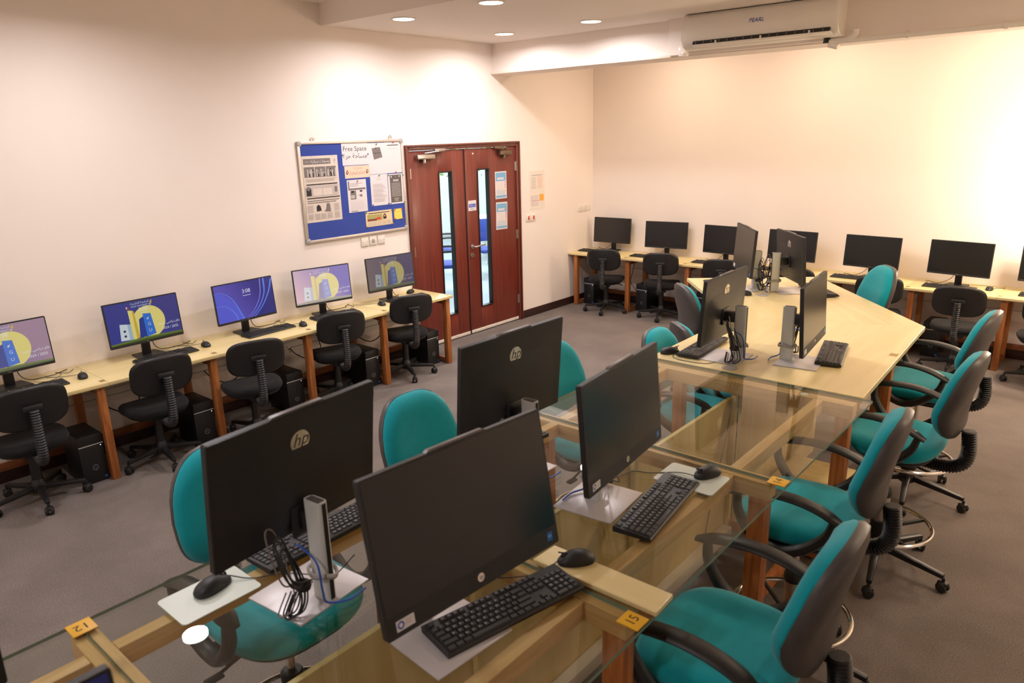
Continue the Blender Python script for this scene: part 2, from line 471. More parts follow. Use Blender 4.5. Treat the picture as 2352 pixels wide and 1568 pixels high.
struct('baseboard_left', b2(0, 0.014, DY1, -0.0, 0, 0.097, bev=0.004), M['base'])
struct('baseboard_door', b2(0, 0.014, RY, DY0, 0, 0.097, bev=0.004), M['base'])
struct('baseboard_back', b2(0.014, RX, -0.014, 0, 0, 0.097, bev=0.004), M['base'])

# recessed ceiling lamps: each carries its own light
def make_downlight(nm, en, col, spread):
    t = thing('ceiling_downlight', '', 'ceiling light', group='recessed round ceiling lamps')
    lathe_b = bmesh.new()
    tube(lathe_b, [(0.095 * math.cos(2 * PI * k / 32), 0.095 * math.sin(2 * PI * k / 32), -0.003) for k in range(32)], 0.009, 8, closed=True, flat=0.6)
    ob('trim_ring', lathe_b, M['white'], t)
    d = bmesh.new(); lathe(d, [(0.088, -0.004), (0.088, -0.001)], 28)
    ob('diffuser', d, M['lampglow'], t)
    ld = bpy.data.lights.new(nm, 'AREA'); ld.shape = 'DISK'; ld.size = 0.17; ld.energy = en; ld.color = col; ld.spread = math.radians(spread)
    lo = bpy.data.objects.new('lamp', ld); COL.objects.link(lo); lo.parent = t; lo.location = (0, 0, -0.012)
    return t
DL = [(0.76, -3.87, SZ, 'leftmost round ceiling lamp, farther from the air conditioner'),
      (0.66, -2.49, SZ, 'round ceiling lamp nearest the left end of the beam'),
      (1.76, -3.9, SZ, 'round ceiling lamp cut by the top edge of the photo'),
      (1.69, -2.51, SZ, 'rightmost round ceiling lamp, closest to the air conditioner'),
      (3.0, -3.93, SZ, 'round ceiling lamp above the glass table, out of frame'),
      (1.01, -6.417, SZ, 'round ceiling lamp whose reflection shows in the glass table'),
      (2.5, -6.9, SZ, 'round ceiling lamp above the near tables, out of frame')]
for x, n in ((1.6, 'first'), (4.4, 'second')): DL.append((x, -9.0, SZ, 'round ceiling lamp behind the viewer, %s from the left' % n))
WL = []
for x, n in ((1.4, 'first'), (3.0, 'second'), (4.6, 'third'), (6.2, 'fourth')): WL.append((x, -0.85, CZ, 'added warm fill lamp hidden behind the beam, %s from the corner' % n))  # unseen row, added to warm the back wall evenly
for x, y, z, n in ((5.6, -3.9, SZ, 'inner'), (6.8, -3.9, SZ, 'outer')): WL.append((x, y, z, 'warm ceiling lamp over the right aisle, out of frame, %s one' % n))
for lst, args in ((DL, ('downlight', DOWNLIGHT_W, DOWNLIGHT_COL, 168)), (WL, ('warm_downlight', WARM_W, WARM_COL, 165))):
    src = make_downlight(*args)
    for i, (x, y, z, lb) in enumerate(lst):
        if i == 0: src.location = (x, y, z); src['label'] = lb
        else: dup(src, (x, y, z), 0, lb)

# warm globe pendants past the right edge; the aisle one is added fill
def pendant(label, x, y, z, zc, en):
    t = thing('pendant_lamp', label, 'pendant lamp', (x, y, z), group='warm globe pendants')
    bm = bmesh.new(); bmesh.ops.create_uvsphere(bm, u_segments=24, v_segments=12, radius=0.11); ob('globe', bm, M['globe'], t)
    bm = bmesh.new(); lathe(bm, [(0.03, 0.10), (0.035, 0.14), (0.012, 0.17)], 16); ob('lamp_holder', bm, M['steel'], t)
    bm = bmesh.new(); cyl(bm, (0, 0, 0.16), (0, 0, zc - z - 0.03), 0.004, seg=8); ob('cord', bm, M['cable'], t)
    bm = bmesh.new(); lathe(bm, [(0.02, zc - z - 0.04), (0.05, zc - z - 0.01), (0.055, zc - z - 0.0002)], 20); ob('ceiling_rose', bm, M['white'], t)
    ld = bpy.data.lights.new('pendant_lamp', 'POINT'); ld.energy = en; ld.color = PENDANT_COL; ld.shadow_soft_size = 0.12
    lo = bpy.data.objects.new('lamp', ld); COL.objects.link(lo); lo.parent = t
M['globe'] = emission('warm_globe', (1.0, 0.8, 0.55, 1), 6.0)
pendant('warm globe pendant lamp over the back desk past the right edge', 5.36, -0.66, 1.70, CZ, PENDANT_W)
pendant('added warm fill globe over the right aisle past the right edge', 6.5, -3.1, 2.35, SZ, AISLE_FILL_W)  # unseen globe, added to brighten the soffit and beam

# ------------------------------------------------------------------ double door
def door():
    fr = struct('door_frame', bmesh.new() if False else (lambda b: (b2(-0.15, 0.016, DY0, DY0 + 0.055, 0, DH, 0.006, b), b2(-0.15, 0.016, DY1 - 0.055, DY1, 0, DH, 0.006, b), b2(-0.15, 0.016, DY0 + 0.055, DY1 - 0.055, DH - 0.055, DH, 0.006, b), b)[-1])(bmesh.new()), M['frame'])
    for nm, a in (('moulding', (DY0 - 0.0, DY0 + 0.02, 0, DH)), ('moulding', (DY1 - 0.02, DY1, 0, DH))):
        ob(nm, b2(0.016, 0.03, a[0], a[1], a[2], a[3], 0.006), M['frame'], fr)
    ob('moulding', b2(0.016, 0.03, DY0 + 0.02, DY1 - 0.02, DH - 0.02, DH, 0.006), M['frame'], fr)
    ym = -2.437
    def leaf(name, y0, y1, g0, g1, gz0=0.29, gz1=1.85):
        x0, x1 = -0.045, -0.002
        root = struct(name, (lambda b: (b2(x0, x1, y0, g0, 0.012, DH - 0.06, 0.002, b), b2(x0, x1, g1, y1, 0.012, DH - 0.06, 0.002, b), b2(x0, x1, g0, g1, 0.012, gz0, 0.002, b), b2(x0, x1, g0, g1, gz1, DH - 0.06, 0.002, b), b)[-1])(bmesh.new()), M['door'])
        ob('glass_pane', b2(-0.026, -0.020, g0, g1, gz0, gz1), M['pane'], root)
        bm = bmesh.new(); e = 0.014
        for q in ((g0, g0 + e, gz0, gz1), (g1 - e, g1, gz0, gz1), (g0 + e, g1 - e, gz0, gz0 + e), (g0 + e, g1 - e, gz1 - e, gz1)): b2(-0.05, 0.006, q[0], q[1], q[2], q[3], 0.002, bm)
        ob('glazing_bead', bm, M['black2'], root)
        kb = b2(x1, 0.002, y0 + 0.004, y1 - 0.004, 0.014, 0.048, 0.001); ob('kick_strip', kb, M['white'], root)
        for k in range(5):
            s = bmesh.new(); yy = y0 + 0.06 + (y1 - y0 - 0.12) * k / 4; cyl(s, (0.001, yy, 0.031), (0.004, yy, 0.031), 0.005, seg=10); ob('screw', s, M['steel'], root)
        return root
    L_ = leaf('door_1', DY0 + 0.058, ym - 0.006, -2.838, -2.635)
    R_ = leaf('door_2', ym + 0.006, DY1 - 0.058, -2.249, -2.05)
    ob('meeting_seal', b2(-0.05, 0.004, ym - 0.016, ym - 0.004, 0.012, DH - 0.06), M['black2'], L_)
    for y, root in ((DY0 + 0.05, L_), (DY1 - 0.05, R_)):
        for z in (1.85, 1.06, 0.27):
            h = bmesh.new(); cyl(h, (0.006, y, z - 0.055), (0.006, y, z + 0.055), 0.008, seg=10); box(h, (0.0, y, z), (0.006, 0.05, 0.1)); ob('hinge', h, M['steel'], root)
    # closers
    def closer(root, y0, y1, ya, yb, m):
        c = ob('door_closer', b2(0.0, 0.05, y0, y1, 1.985, 2.035, 0.008), m, root)
        b = bmesh.new(); cyl(b, (0.03, (y0 + y1) / 2 - 0.02, 1.95), (0.03, (y0 + y1) / 2 - 0.02, 1.99), 0.018); ob('spindle', b, m, c)
        b = bmesh.new(); tube(b, [(0.04, (y0 + y1) / 2 - 0.02, 2.045), (0.09, (ya + yb) / 2, 2.06), (0.035, yb, 2.066)], 0.008); ob('closer_arm', b, m, c)
        ob('arm_shoe', b2(0.016, 0.045, (ya + yb) / 2, yb, 2.06, 2.085, 0.004), m, c)
    closer(L_, -3.155, -2.911, -3.06, -2.757, M['steel'])
    closer(R_, -1.90, -1.70, -1.66, -1.985, mat('bronze_closer', srgb(120, 104, 86), 0.4, 0.7))
    # lever handle and lock
    b = bmesh.new(); cyl(b, (-0.002, -2.372, 1.01), (0.012, -2.372, 1.01), 0.026, seg=20); h = ob('handle', b, M['steel'], R_)
    b = bmesh.new(); tube(b, cr([(0.01, -2.372, 1.01), (0.045, -2.372, 1.01), (0.06, -2.34, 1.012), (0.058, -2.25, 1.02), (0.058, -2.215, 1.022)]), 0.0095, 10); ob('lever', b, M['steel'], h)
    b = bmesh.new(); cyl(b, (-0.002, -2.375, 0.913), (0.008, -2.375, 0.913), 0.026, seg=20); k = ob('lock_cylinder', b, M['steel'], R_)
    ob('keyhole', b2(0.008, 0.0095, -2.378, -2.372, 0.900, 0.922), M['black2'], k)
    b = bmesh.new(); cyl(b, (-0.002, -2.308, 2.016), (0.006, -2.308, 2.016), 0.009); ob('door_stud', b, M['white'], R_)
    return L_, R_
door()

# the hall behind the door
struct('hall_floor', b2(-6.5, -0.15, -6, 4.5, -0.1, 0.0), M['hallfloor'])
struct('hall_wall_far', b2(-6.65, -6.5, -6, 4.5, 0, 3), M['hallwall'])
struct('hall_wall_end', b2(-6.5, -0.15, 4.5, 4.65, 0, 3), M['hallwall'])
struct('hall_wall_side', b2(-6.5, -0.15, -6.15, -6, 0, 3), M['hallwall'])
struct('hall_wall_near', b2(-0.15, 0.0, 0.15, 4.5, 0, 3), M['hallwall'])
struct('hall_ceiling', b2(-6.5, -0.15, -6, 4.5, 3, 3.1), M['ceil'])
t0 = None  # panels added to brighten the hall, standing in for daylight from its windows
for i, (x, y) in enumerate(((-1.8, -1.2), (-1.8, 1.6), (-4.2, -1.2), (-4.2, 1.6))):
    lb = 'added white fill panel in the hall ceiling beyond the door, %s' % ('near side left', 'near side right', 'far side left', 'far side right')[i]
    if t0 is None:
        t0 = thing('hall_fill_panel', lb, 'ceiling light', (x, y, 3.0), group='added hall fill panels')
        ob('lamp_frame', b2(-0.62, 0.62, -0.32, 0.32, -0.03, 0.0, 0.004), M['white'], t0); ob('diffuser', b2(-0.58, 0.58, -0.28, 0.28, -0.036, -0.031), M['hallfill'], t0)
        ld = bpy.data.lights.new('hall_fill', 'AREA'); ld.shape = 'RECTANGLE'; ld.size = 1.1; ld.size_y = 0.5; ld.energy = 85; ld.color = (0.95, 0.98, 1)
        lo = bpy.data.objects.new('lamp', ld); COL.objects.link(lo); lo.parent = t0; lo.location = (0, 0, -0.05)
    else: dup(t0, (x, y, 3.0), 0, lb)
def visitor_chair(loc, rz, label):
    t = thing('visitor_chair', label, 'chair', loc, rz, 'blue chairs in the hall')
    ob('seat', bx((0, 0, 0.44), (0.46, 0.46, 0.06), bev=0.025), M['bluefab'], t)
    ob('backrest', bx((-0.25, 0, 0.72), (0.05, 0.46, 0.36), bev=0.02, ry=-0.12), M['bluefab'], t)
    for s in (-1, 1):
        for x in (0.2, -0.22):
            b = bmesh.new(); cyl(b, (x, s * 0.25, 0), (x, s * 0.25, 0.64 if x > 0 else 0.86), 0.013, seg=8); ob('leg', b, M['chairblack'], t)
        b = bmesh.new(); tube(b, cr([(0.22, s * 0.25, 0.63), (0.0, s * 0.25, 0.66), (-0.24, s * 0.25, 0.65)]), 0.016); ob('armrest', b, M['chairblack'], t)
    return t
visitor_chair((-1.75, -1.0, 0), 0.9, 'blue visitor chair seen through the left door pane')
visitor_chair((-2.75, 0.0, 0), 0.9, 'blue visitor chair standing behind another through the left door pane')
visitor_chair((-2.2, 0.35, 0), -0.5, 'blue visitor chair seen through the right door pane')
t = thing('hall_table', 'small white table in the hall behind the right door pane', 'table', (-3.4, 1.55, 0))
ob('table_top', bx((0, 0, 0.74), (0.9, 0.9, 0.03), bev=0.01), M['white'], t)
for sx in (-1, 1):
    for sy in (-1, 1):
        b = bmesh.new(); cyl(b, (sx * 0.4, sy * 0.4, 0), (sx * 0.4, sy * 0.4, 0.73), 0.02); ob('leg', b, M['steel'], t)
t = thing('potted_tree', 'leafy potted tree in the hall seen at the top of the door panes', 'plant', (-5.0, 2.6, 0))
b = bmesh.new(); lathe(b, [(0.16, 0), (0.2, 0.32), (0.18, 0.32)], 20); ob('pot', b, M['white'], t)
b = bmesh.new(); tube(b, cr([(0, 0, 0.28), (0.03, 0, 1.0), (-0.02, 0.03, 1.9)]), 0.022); ob('trunk', b, M['leg'], t)
b = bmesh.new(); rnd = random.Random(3)
for k in range(130):
    a = rnd.random() * 2 * PI; r = 0.55 * rnd.random() ** 0.5; z = 1.45 + 0.75 * rnd.random(); c = Vector((r * math.cos(a), r * math.sin(a), z))
    d = Vector((rnd.uniform(-1, 1), rnd.uniform(-1, 1), rnd.uniform(-0.6, 0.4))).normalized(); s = d.orthogonal().normalized() * 0.035; L_ = 0.13
    q = [b.verts.new(c), b.verts.new(c + d * L_ / 2 + s), b.verts.new(c + d * L_), b.verts.new(c + d * L_ / 2 - s)]; b.faces.new(q)
lf = ob('foliage', b, M['leaf'], t); lf['kind'] = 'stuff'

# ------------------------------------------------------------------ notice board and papers
BY0, BY1, BZ0, BZ1 = -4.515, -3.315, 1.312, 2.195
t = thing('notice_board', 'blue felt notice board in an aluminium frame beside the door', 'notice board', (0, (BY0 + BY1) / 2, BZ0))
cy = (BY0 + BY1) / 2; hw = (BY1 - BY0) / 2; hh = BZ1 - BZ0
ob('felt_panel', b2(0.002, 0.014, -hw + 0.02, hw - 0.02, 0.02, hh - 0.02), M['feltblue'], t)
for q in ((-hw, -hw + 0.026, 0.03, hh - 0.03), (hw - 0.026, hw, 0.03, hh - 0.03), (-hw + 0.03, hw - 0.03, 0, 0.026), (-hw + 0.03, hw - 0.03, hh - 0.026, hh)):
    ob('frame_rail', b2(0.002, 0.022, *q, 0.004), M['aluframe'], t)
for sy in (-1, 1):
    for z in (0.02, hh - 0.02): ob('corner_cap', bx((0.013, sy * (hw - 0.02), z), (0.026, 0.046, 0.046), bev=0.01), M['capgrey'], t)
for y in (-0.43, 0.45):
    b = bmesh.new(); tube(b, [(0.012, y + 0.018 * math.cos(a * PI / 6), hh + 0.016 + 0.018 * math.sin(a * PI / 6)) for a in range(12)], 0.004, 6, closed=True); ob('hanging_hook', b, M['steel'], t)
def paper(name, label, y0, y1, z0, z1, m, x=0.015, rot=0.0, cat='paper', group=None):
    t = thing(name, label, cat, (x, (y0 + y1) / 2, (z0 + z1) / 2), group=group); t.rotation_euler = (rot, 0, 0)
    w_, h_ = y1 - y0, z1 - z0
    ob('sheet', b2(0, 0.0008, -w_ / 2, w_ / 2, -h_ / 2, h_ / 2), m, t)
    f = Flat(); return t, f, w_, h_
def pr(t, f, x=0.0009): f.build('print', lambda u, v, h: (x + h, u, v), t)
PB = 0.0145
t, f, w_, h_ = paper('newspaper_page', 'tall grey newspaper page pinned at the left of the board', -4.485, -4.104, 1.493, 2.071, M['newsprint'], PB)
f.rect(-0.175, 0.215, 0.11, 0.265, M['ink2']); f.text(arabic('بصمات نسائية'), -0.0, 0.24, 0.034, M['paper']); f.scribble(-0.16, 0.24, -0.12, 0.014, 3, M['paper'], 5)
f.circ(0.155, 0.245, 0.014, M['ink3']); f.rect(0.15, 0.215, 0.158, 0.24, M['ink3'])
for k in range(3):
    f.rect(-0.175 + k * 0.115, 0.105, -0.068 + k * 0.115, 0.195, M['ink2'])
    rnd = random.Random(k)
    for j in range(9):
        u = -0.165 + k * 0.115 + rnd.random() * 0.085; f.rect(u, 0.11, u + 0.012, 0.13 + rnd.random() * 0.05, M['ink3'] if j % 2 else M['ink']); f.circ(u + 0.006, 0.14 + rnd.random() * 0.03, 0.006, M['ink3'], 10)
f.lines(-0.16, 0.065, 0.175, 0.095, 3, M['ink3']); f.lines(-0.165, 0.035, 0.165, 0.05, 1, M['ink'], 0.6, 0)
f.rect(-0.18, -0.06, 0.17, 0.03, M['ink3']); f.rect(-0.1, -0.055, -0.005, 0.005, M['newsprint']); f.rect(0.005, -0.055, 0.1, 0.005, M['newsprint'])
f.rect(-0.172, -0.055, -0.12, 0.012, M['ink']); f.circ(-0.147, 0.008, 0.018, M['ink2']); f.rect(0.13, -0.035, 0.158, 0.015, M['ink2'])
f.lines(-0.17, -0.085, 0.18, -0.068, 1, M['ink'], 0.5, 0); f.lines(-0.17, -0.125, 0.18, -0.09, 2, M['ink2'], 0.35)
f.poly([(-0.08, -0.195), (-0.03, -0.19), (-0.04, -0.15), (-0.06, -0.135), (-0.08, -0.15)], M['ink']); f.poly([(0.0, -0.2), (0.07, -0.205), (0.065, -0.14), (0.045, -0.125), (0.03, -0.135), (0.02, -0.18)], M['ink2'])
for u in (-0.175, -0.105, -0.04, 0.03, 0.11): f.lines(u, -0.265, u + 0.058, -0.212, 7, M['ink3'], 0.5, 0.1, seed=int(u * 1000) + 500)
f.lines(-0.175, -0.2, -0.11, -0.135, 9, M['ink3'], 0.5); f.lines(0.11, -0.2, 0.17, -0.135, 9, M['ink3'], 0.5)
pr(t, f)
t, f, w_, h_ = paper('title_sheet', 'white sheet headed Free Space in English and Arabic', -4.05, -3.752, 1.971, 2.179, M['paper'], PB)
f.text('Free Space', 0, 0.042, 0.062, M['ink']); f.build('english_title', lambda u, v, h: (0.0009 + h, u, v), t); f = Flat(); f.text(arabic('مساحة حرة'), 0, -0.022, 0.062, M['ink']); f.build('arabic_title', lambda u, v, h: (0.0009 + h, u, v), t)
t, f, w_, h_ = paper('peach_strip', 'peach paper strip with Arabic calligraphy under the title sheet', -4.036, -3.75, 1.854, 1.966, M['peach'], PB)
f.scribble(-0.04, 0.032, 0.06, 0.022, 6, M['inkred'], 11)
f.scribble(-0.09, -0.012, 0.09, 0.04, 9, M['inkbrown'], 12)
for u in (-0.115, 0.115): f.poly([(u, 0.022), (u + 0.014, 0), (u, -0.022), (u - 0.014, 0)], M['inkbrown']); f.circ(u, 0, 0.007, M['peach'], 12)
pr(t, f)
t, f, w_, h_ = paper('article_printout', 'white printout with grey header bar and picture, pinned mid board', -4.022, -3.801, 1.541, 1.839, M['paper'], PB)
f.rect(-0.1, 0.06, -0.085, 0.138, M['ink2']); f.lines(-0.075, 0.085, 0.08, 0.12, 3, M['ink2'], 0.25, 0.5); f.rect(-0.1, 0.055, 0.1, 0.072, M['ink2'])
f.rect(-0.08, -0.03, -0.015, 0.05, M['ink2']); f.rect(-0.068, 0.03, -0.04, 0.05, M['ink']); f.rect(-0.075, -0.02, -0.03, 0.01, M['ink3']); f.rect(0.03, 0.035, 0.06, 0.05, M['ink']); f.rect(0.03, -0.01, 0.055, 0.012, M['ink2'])
f.rect(0.012, 0.002, 0.025, 0.007, M['ink']); f.lines(-0.09, -0.13, 0.09, -0.04, 14, M['ink3'], 0.14, 0.2); f.rect(-0.085, -0.142, -0.01, -0.136, M['ink2']); pr(t, f)
t, f, w_, h_ = paper('suggestion_sheet', 'white sheet picturing a grey suggestions card, top row of the board', -3.752, -3.545, 1.875, 2.164, M['paper'], PB)
f.poly([(-0.055, 0.095), (0.045, 0.105), (0.07, 0.01), (-0.035, -0.01)], M['ink2']); f.text('Suggestions', 0.006, 0.052, 0.02, M['ink'], 0.3); f.circ(-0.005, 0.096, 0.006, M['ink'], 10); pr(t, f)
t, f, w_, h_ = paper('text_sheet', 'white sheet of faint Arabic paragraphs below the suggestions sheet', -3.748, -3.537, 1.579, 1.872, M['paper'], PB)
f.scribble(-0.03, 0.1, 0.03, 0.012, 4, M['ink2'], 6)
for k in range(4): f.lines(-0.08, 0.02 - k * 0.045, 0.085, 0.06 - k * 0.045, 4, M['ink3'], 0.3, 0.3, seed=k)
pr(t, f)
t, f, w_, h_ = paper('form_sheet', 'white registration form sheet at the top right of the board', -3.545, -3.343, 1.875, 2.166, M['paper'], PB)
f.lines(-0.07, 0.112, 0.07, 0.122, 1, M['ink'], 0.7, 0); f.scribble(-0.06, 0.085, 0.06, 0.012, 8, M['ink2'], 7); pr(t, f)
t, f, w_, h_ = paper('dark_poster', 'white sheet with a dark brown text poster at the right of the board', -3.531, -3.334, 1.577, 1.866, M['paper'], PB)
f.rect(-0.075, -0.13, 0.07, 0.135, M['posterdark']); f.circ(-0.055, 0.118, 0.009, M['ink3'], 14); f.circ(0.0, 0.118, 0.009, M['ink2'], 14); f.poly([(0.035, 0.122), (0.045, 0.11), (0.062, 0.13), (0.048, 0.122)], M['paper'])
f.lines(-0.035, 0.07, 0.035, 0.092, 2, M['paper'], 0.5, 0); f.lines(-0.06, -0.075, 0.06, 0.06, 15, M['ink3'], 0.3, 0.1); f.lines(-0.03, -0.12, 0.03, -0.085, 3, M['ink3'], 0.4, 0.2); pr(t, f)
t, f, w_, h_ = paper('newspaper_clipping', 'cream newspaper clipping with a colour photo, bottom of the board', -3.836, -3.508, 1.386, 1.530, mat('cream_newsprint', srgb(222, 200, 160), 0.85), PB)
f.lines(-0.13, 0.045, 0.13, 0.06, 1, M['ink'], 0.5, 0); f.rect(-0.145, -0.02, 0.04, 0.04, M['inkolive']); f.rect(-0.145, -0.02, -0.03, 0.0, M['inkbrown']); f.rect(-0.03, -0.012, 0.02, 0.01, M['inkred'])
f.rect(0.05, -0.012, 0.09, 0.02, M['ink']); f.circ(0.07, 0.022, 0.016, M['ink']); f.circ(0.07, 0.018, 0.01, M['inkskin'], 14)
for k in range(5): f.lines(-0.145 + k * 0.06, -0.065, -0.095 + k * 0.06, -0.026, 5, M['ink3'], 0.45, 0.1, seed=k)
pr(t, f)
t, f, w_, h_ = paper('yellow_note', 'small yellow handwritten note at the lower right of the board', -3.481, -3.379, 1.425, 1.527, M['yellow'], PB)
f.scribble(-0.035, 0.022, 0.03, 0.026, 4, M['inkorange'], 8); f.scribble(-0.035, -0.018, 0.03, 0.026, 4, M['inkorange'], 9); pr(t, f)
pins = [(-3.648, 2.152, 'inkgreen', 'green push pin at the top of the suggestions sheet'), (-3.44, 2.163, 'red', 'red push pin at the top of the form sheet'),
        (-3.43, 1.882, 'red', 'red push pin at the bottom of the form sheet'), (-4.046, 2.065, 'pinblue', 'blue push pin at the left edge of the Free Space sheet'),
        (-3.757, 2.065, 'pinblue', 'blue push pin at the right edge of the Free Space sheet'), (-3.64, 1.862, 'inkgreen', 'green push pin at the top of the faint text sheet'),
        (-3.74, 1.588, 'pinblue', 'blue push pin at the lower left of the faint text sheet'), (-3.545, 1.588, 'pinblue', 'blue push pin at the lower right of the faint text sheet'),
        (-3.525, 1.855, 'inkgreen', 'green push pin at the upper left of the dark poster'), (-3.342, 1.85, 'inkgreen', 'green push pin at the upper right of the dark poster'),
        (-3.52, 1.585, 'inkgreen', 'green push pin at the lower left of the dark poster'), (-3.342, 1.585, 'inkgreen', 'green push pin at the lower right of the dark poster'),
        (-3.905, 1.825, 'red', 'red push pin at the top of the grey printout'), (-3.83, 1.522, 'inkgreen', 'green push pin at the upper left of the clipping'),
        (-3.515, 1.522, 'inkgreen', 'green push pin at the upper right of the clipping'), (-3.515, 1.393, 'pinyellow', 'yellow push pin at the lower right of the clipping'),
        (-3.475, 1.52, 'red', 'red push pin at the upper left of the yellow note'), (-3.385, 1.52, 'red', 'red push pin at the upper right of the yellow note'),
        (-3.475, 1.432, 'red', 'red push pin at the lower left of the yellow note'), (-3.385, 1.432, 'pinyellow', 'yellow push pin at the lower right of the yellow note'),
        (-3.83, 1.393, 'pinyellow', 'yellow push pin at the lower left of the clipping')]
for y, z, mk, lb in pins:
    b = bmesh.new(); cyl(b, (0.0155, y, z), (0.022, y, z), 0.003, 0.004, 8); cyl(b, (0.022, y, z), (0.027, y, z), 0.006, 0.006, 10)
    tag(ob('push_pin', b, M[mk]), lb, 'push pin', 'push pins on the notice board')
# papers on the door and the wall
t, f, w_, h_ = paper('door_sign', 'white and blue PULL sign on the right door leaf', -2.405, -2.279, 1.404, 1.516, M['paper'], -0.0015, cat='sign')
f.rect(-0.055, -0.018, 0.055, 0.018, M['inkblue']); f.text('Welcome', 0, 0, 0.026, M['paper'], 0.3); f.text('PULL', 0.0, -0.037, 0.03, M['ink']); f.scribble(-0.03, 0.034, 0.03, 0.012, 4, M['ink2'], 13); pr(t, f)
for lb, z0, z1, rot in (('upper of two blue topped notices on the right door leaf', 1.497, 1.803, 0.0), ('lower of two blue topped notices on the right door leaf', 1.145, 1.457, -0.03)):
    t, f, w_, h_ = paper('door_notice', lb, -1.952, -1.755, z0, z1, M['paper'], -0.0015, rot, 'notice', 'notices on the door')
    f.rect(-0.088, 0.02, 0.088, 0.14, M['inksky']); f.rect(-0.06, 0.06, 0.05, 0.085, M['paper']); f.scribble(-0.045, 0.072, 0.035, 0.01, 5, M['ink2'], 10)
    f.rect(-0.088, -0.1, 0.088, 0.045, M['paper']); f.lines(-0.07, -0.05, 0.05, 0.035, 5, M['inkorange'], 0.12, 0.3)
    for k, mk in enumerate(('red', 'ink2', 'ink2', 'inkorange', 'pinyellow')): f.circ(0.072, 0.03 - k * 0.026, 0.008, M[mk], 12)
    f.rect(-0.075, -0.075, 0.06, -0.058, M['inksky']); f.rect(-0.075, -0.1, 0.06, -0.083, M['inksky']); f.rect(-0.072, -0.072, 0.057, -0.061, M['paper']); f.rect(-0.072, -0.097, 0.057, -0.086, M['paper']); f.rect(-0.088, -0.14, 0.088, -0.115, M['inksky']); pr(t, f)
t, f, w_, h_ = paper('floor_plan_notice', 'pale evacuation notice with an orange plan right of the door', -1.341, -1.048, 1.311, 1.775, mat('clear_sleeve', srgb(236, 226, 214), 0.25), 0.0005, cat='notice')
f.lines(-0.1, 0.17, 0.1, 0.19, 1, M['ink3'], 0.6, 0.1); f.lines(-0.11, 0.02, -0.01, 0.16, 10, M['ink3'], 0.4); f.lines(0.01, 0.02, 0.11, 0.16, 10, mat('pale_red_ink', srgb(226, 178, 160), 0.7), 0.4)
f.rect(-0.11, -0.18, 0.02, -0.06, M['ink3']); f.rect(-0.105, -0.175, 0.015, -0.065, M['paper'])
for k in range(4): f.rect(-0.1 + k * 0.03, -0.17, -0.098 + k * 0.03, -0.07, M['inkred'])
f.rect(0.045, -0.13, 0.13, -0.05, M['inkorange']); f.rect(-0.105, -0.122, 0.05, -0.119, M['inkred']); pr(t, f)
for lb, y0, y1, red in (('left one of two red rocker switches right of the door', -1.414, -1.332, True), ('right one of two red rocker switches right of the door', -1.318, -1.236, True)):
    t = thing('wall_switch', lb, 'switch', (0, (y0 + y1) / 2, 1.225), group='red switches by the door')
    ob('face_plate', bx((0.005, 0, 0), (0.01, 0.086, 0.086), bev=0.004), M['white'], t); ob('rocker', bx((0.011, 0, 0), (0.006, 0.022, 0.045), bev=0.002), M['red'], t)
for i, y in enumerate((-0.295, -0.205, -0.115)):
    t = thing('blank_wall_plate', '%s of three white wall plates near the corner' % ('left', 'middle', 'right')[i], 'wall plate', (0, y, 1.245), group='white wall plates near the corner')
    ob('face_plate', bx((0.005, 0, 0), (0.01, 0.084, 0.086), bev=0.004), M['white'], t)
    for s in (-1, 1): b = bmesh.new(); cyl(b, (0.009, s * 0.03, 0), (0.0115, s * 0.03, 0), 0.004, seg=8); ob('screw', b, M['steel'], t)
for i, y in enumerate((-3.862, -3.762, -3.66)):
    t = thing('wall_socket_plate', '%s of three white plates under the notice board' % ('left', 'middle', 'right')[i], 'wall plate', (0, y, 1.25), group='plates under the notice board')
    ob('face_plate', bx((0.005, 0, 0), (0.01, 0.088, 0.088), bev=0.004), M['white'], t)
    for s in (-1, 1): b = bmesh.new(); cyl(b, (0.009, s * 0.032, 0), (0.0115, s * 0.032, 0), 0.004, seg=8); ob('screw', b, M['steel'], t)
    if i == 1: ob('outlet', bx((0.011, 0, 0), (0.006, 0.03, 0.036), bev=0.002), M['capgrey'], t)

# ------------------------------------------------------------------ air conditioner, pipes
AX0, AX1 = 2.42, 3.70
t = thing('air_conditioner', 'white split air conditioner on the ceiling beam', 'air conditioner', ((AX0 + AX1) / 2, -2.02, 2.87))
hwA = (AX1 - AX0) / 2
def ac_prof(inset=0.0): return [(0.0, 0.0), (-0.10, -0.005), (-0.17, 0.02), (-0.205, 0.075), (-0.212, 0.15), (-0.20, 0.235), (-0.165, 0.272), (0.0, 0.272)]
b = bmesh.new(); prism(b, ac_prof(), -hwA + 0.02, hwA - 0.02, lambda y, z, x: (x, y, z)); ob('housing', b, M['acwhite'], t, angle=50)
for s in (-1, 1):
    b = bmesh.new(); prism(b, [(y * 0.985, z * 0.985 + 0.002) for y, z in ac_prof()], min(s * (hwA - 0.02), s * hwA), max(s * (hwA - 0.02), s * hwA), lambda y, z, x: (x, y, z)); ob('end_cap', b, M['acwhite'], t)
b = bmesh.new(); box(b, (0.03, -0.196, 0.044), (hwA * 2 - 0.16, 0.012, 0.034), rx=-0.55); ob('air_outlet', b, M['black2'], t)
b = bmesh.new(); box(b, (0.03, -0.182, 0.020), (hwA * 2 - 0.14, 0.05, 0.007), rx=-0.35, bev=0.002); fl = ob('louvre', b, M['acwhite'], t)
for k in range(16):
    b = bmesh.new(); box(b, (-hwA + 0.14 + k * (hwA * 2 - 0.24) / 15, -0.199, 0.046), (0.006, 0.012, 0.032), rx=-0.55); ob('outlet_vane', b, M['ink2'], t)
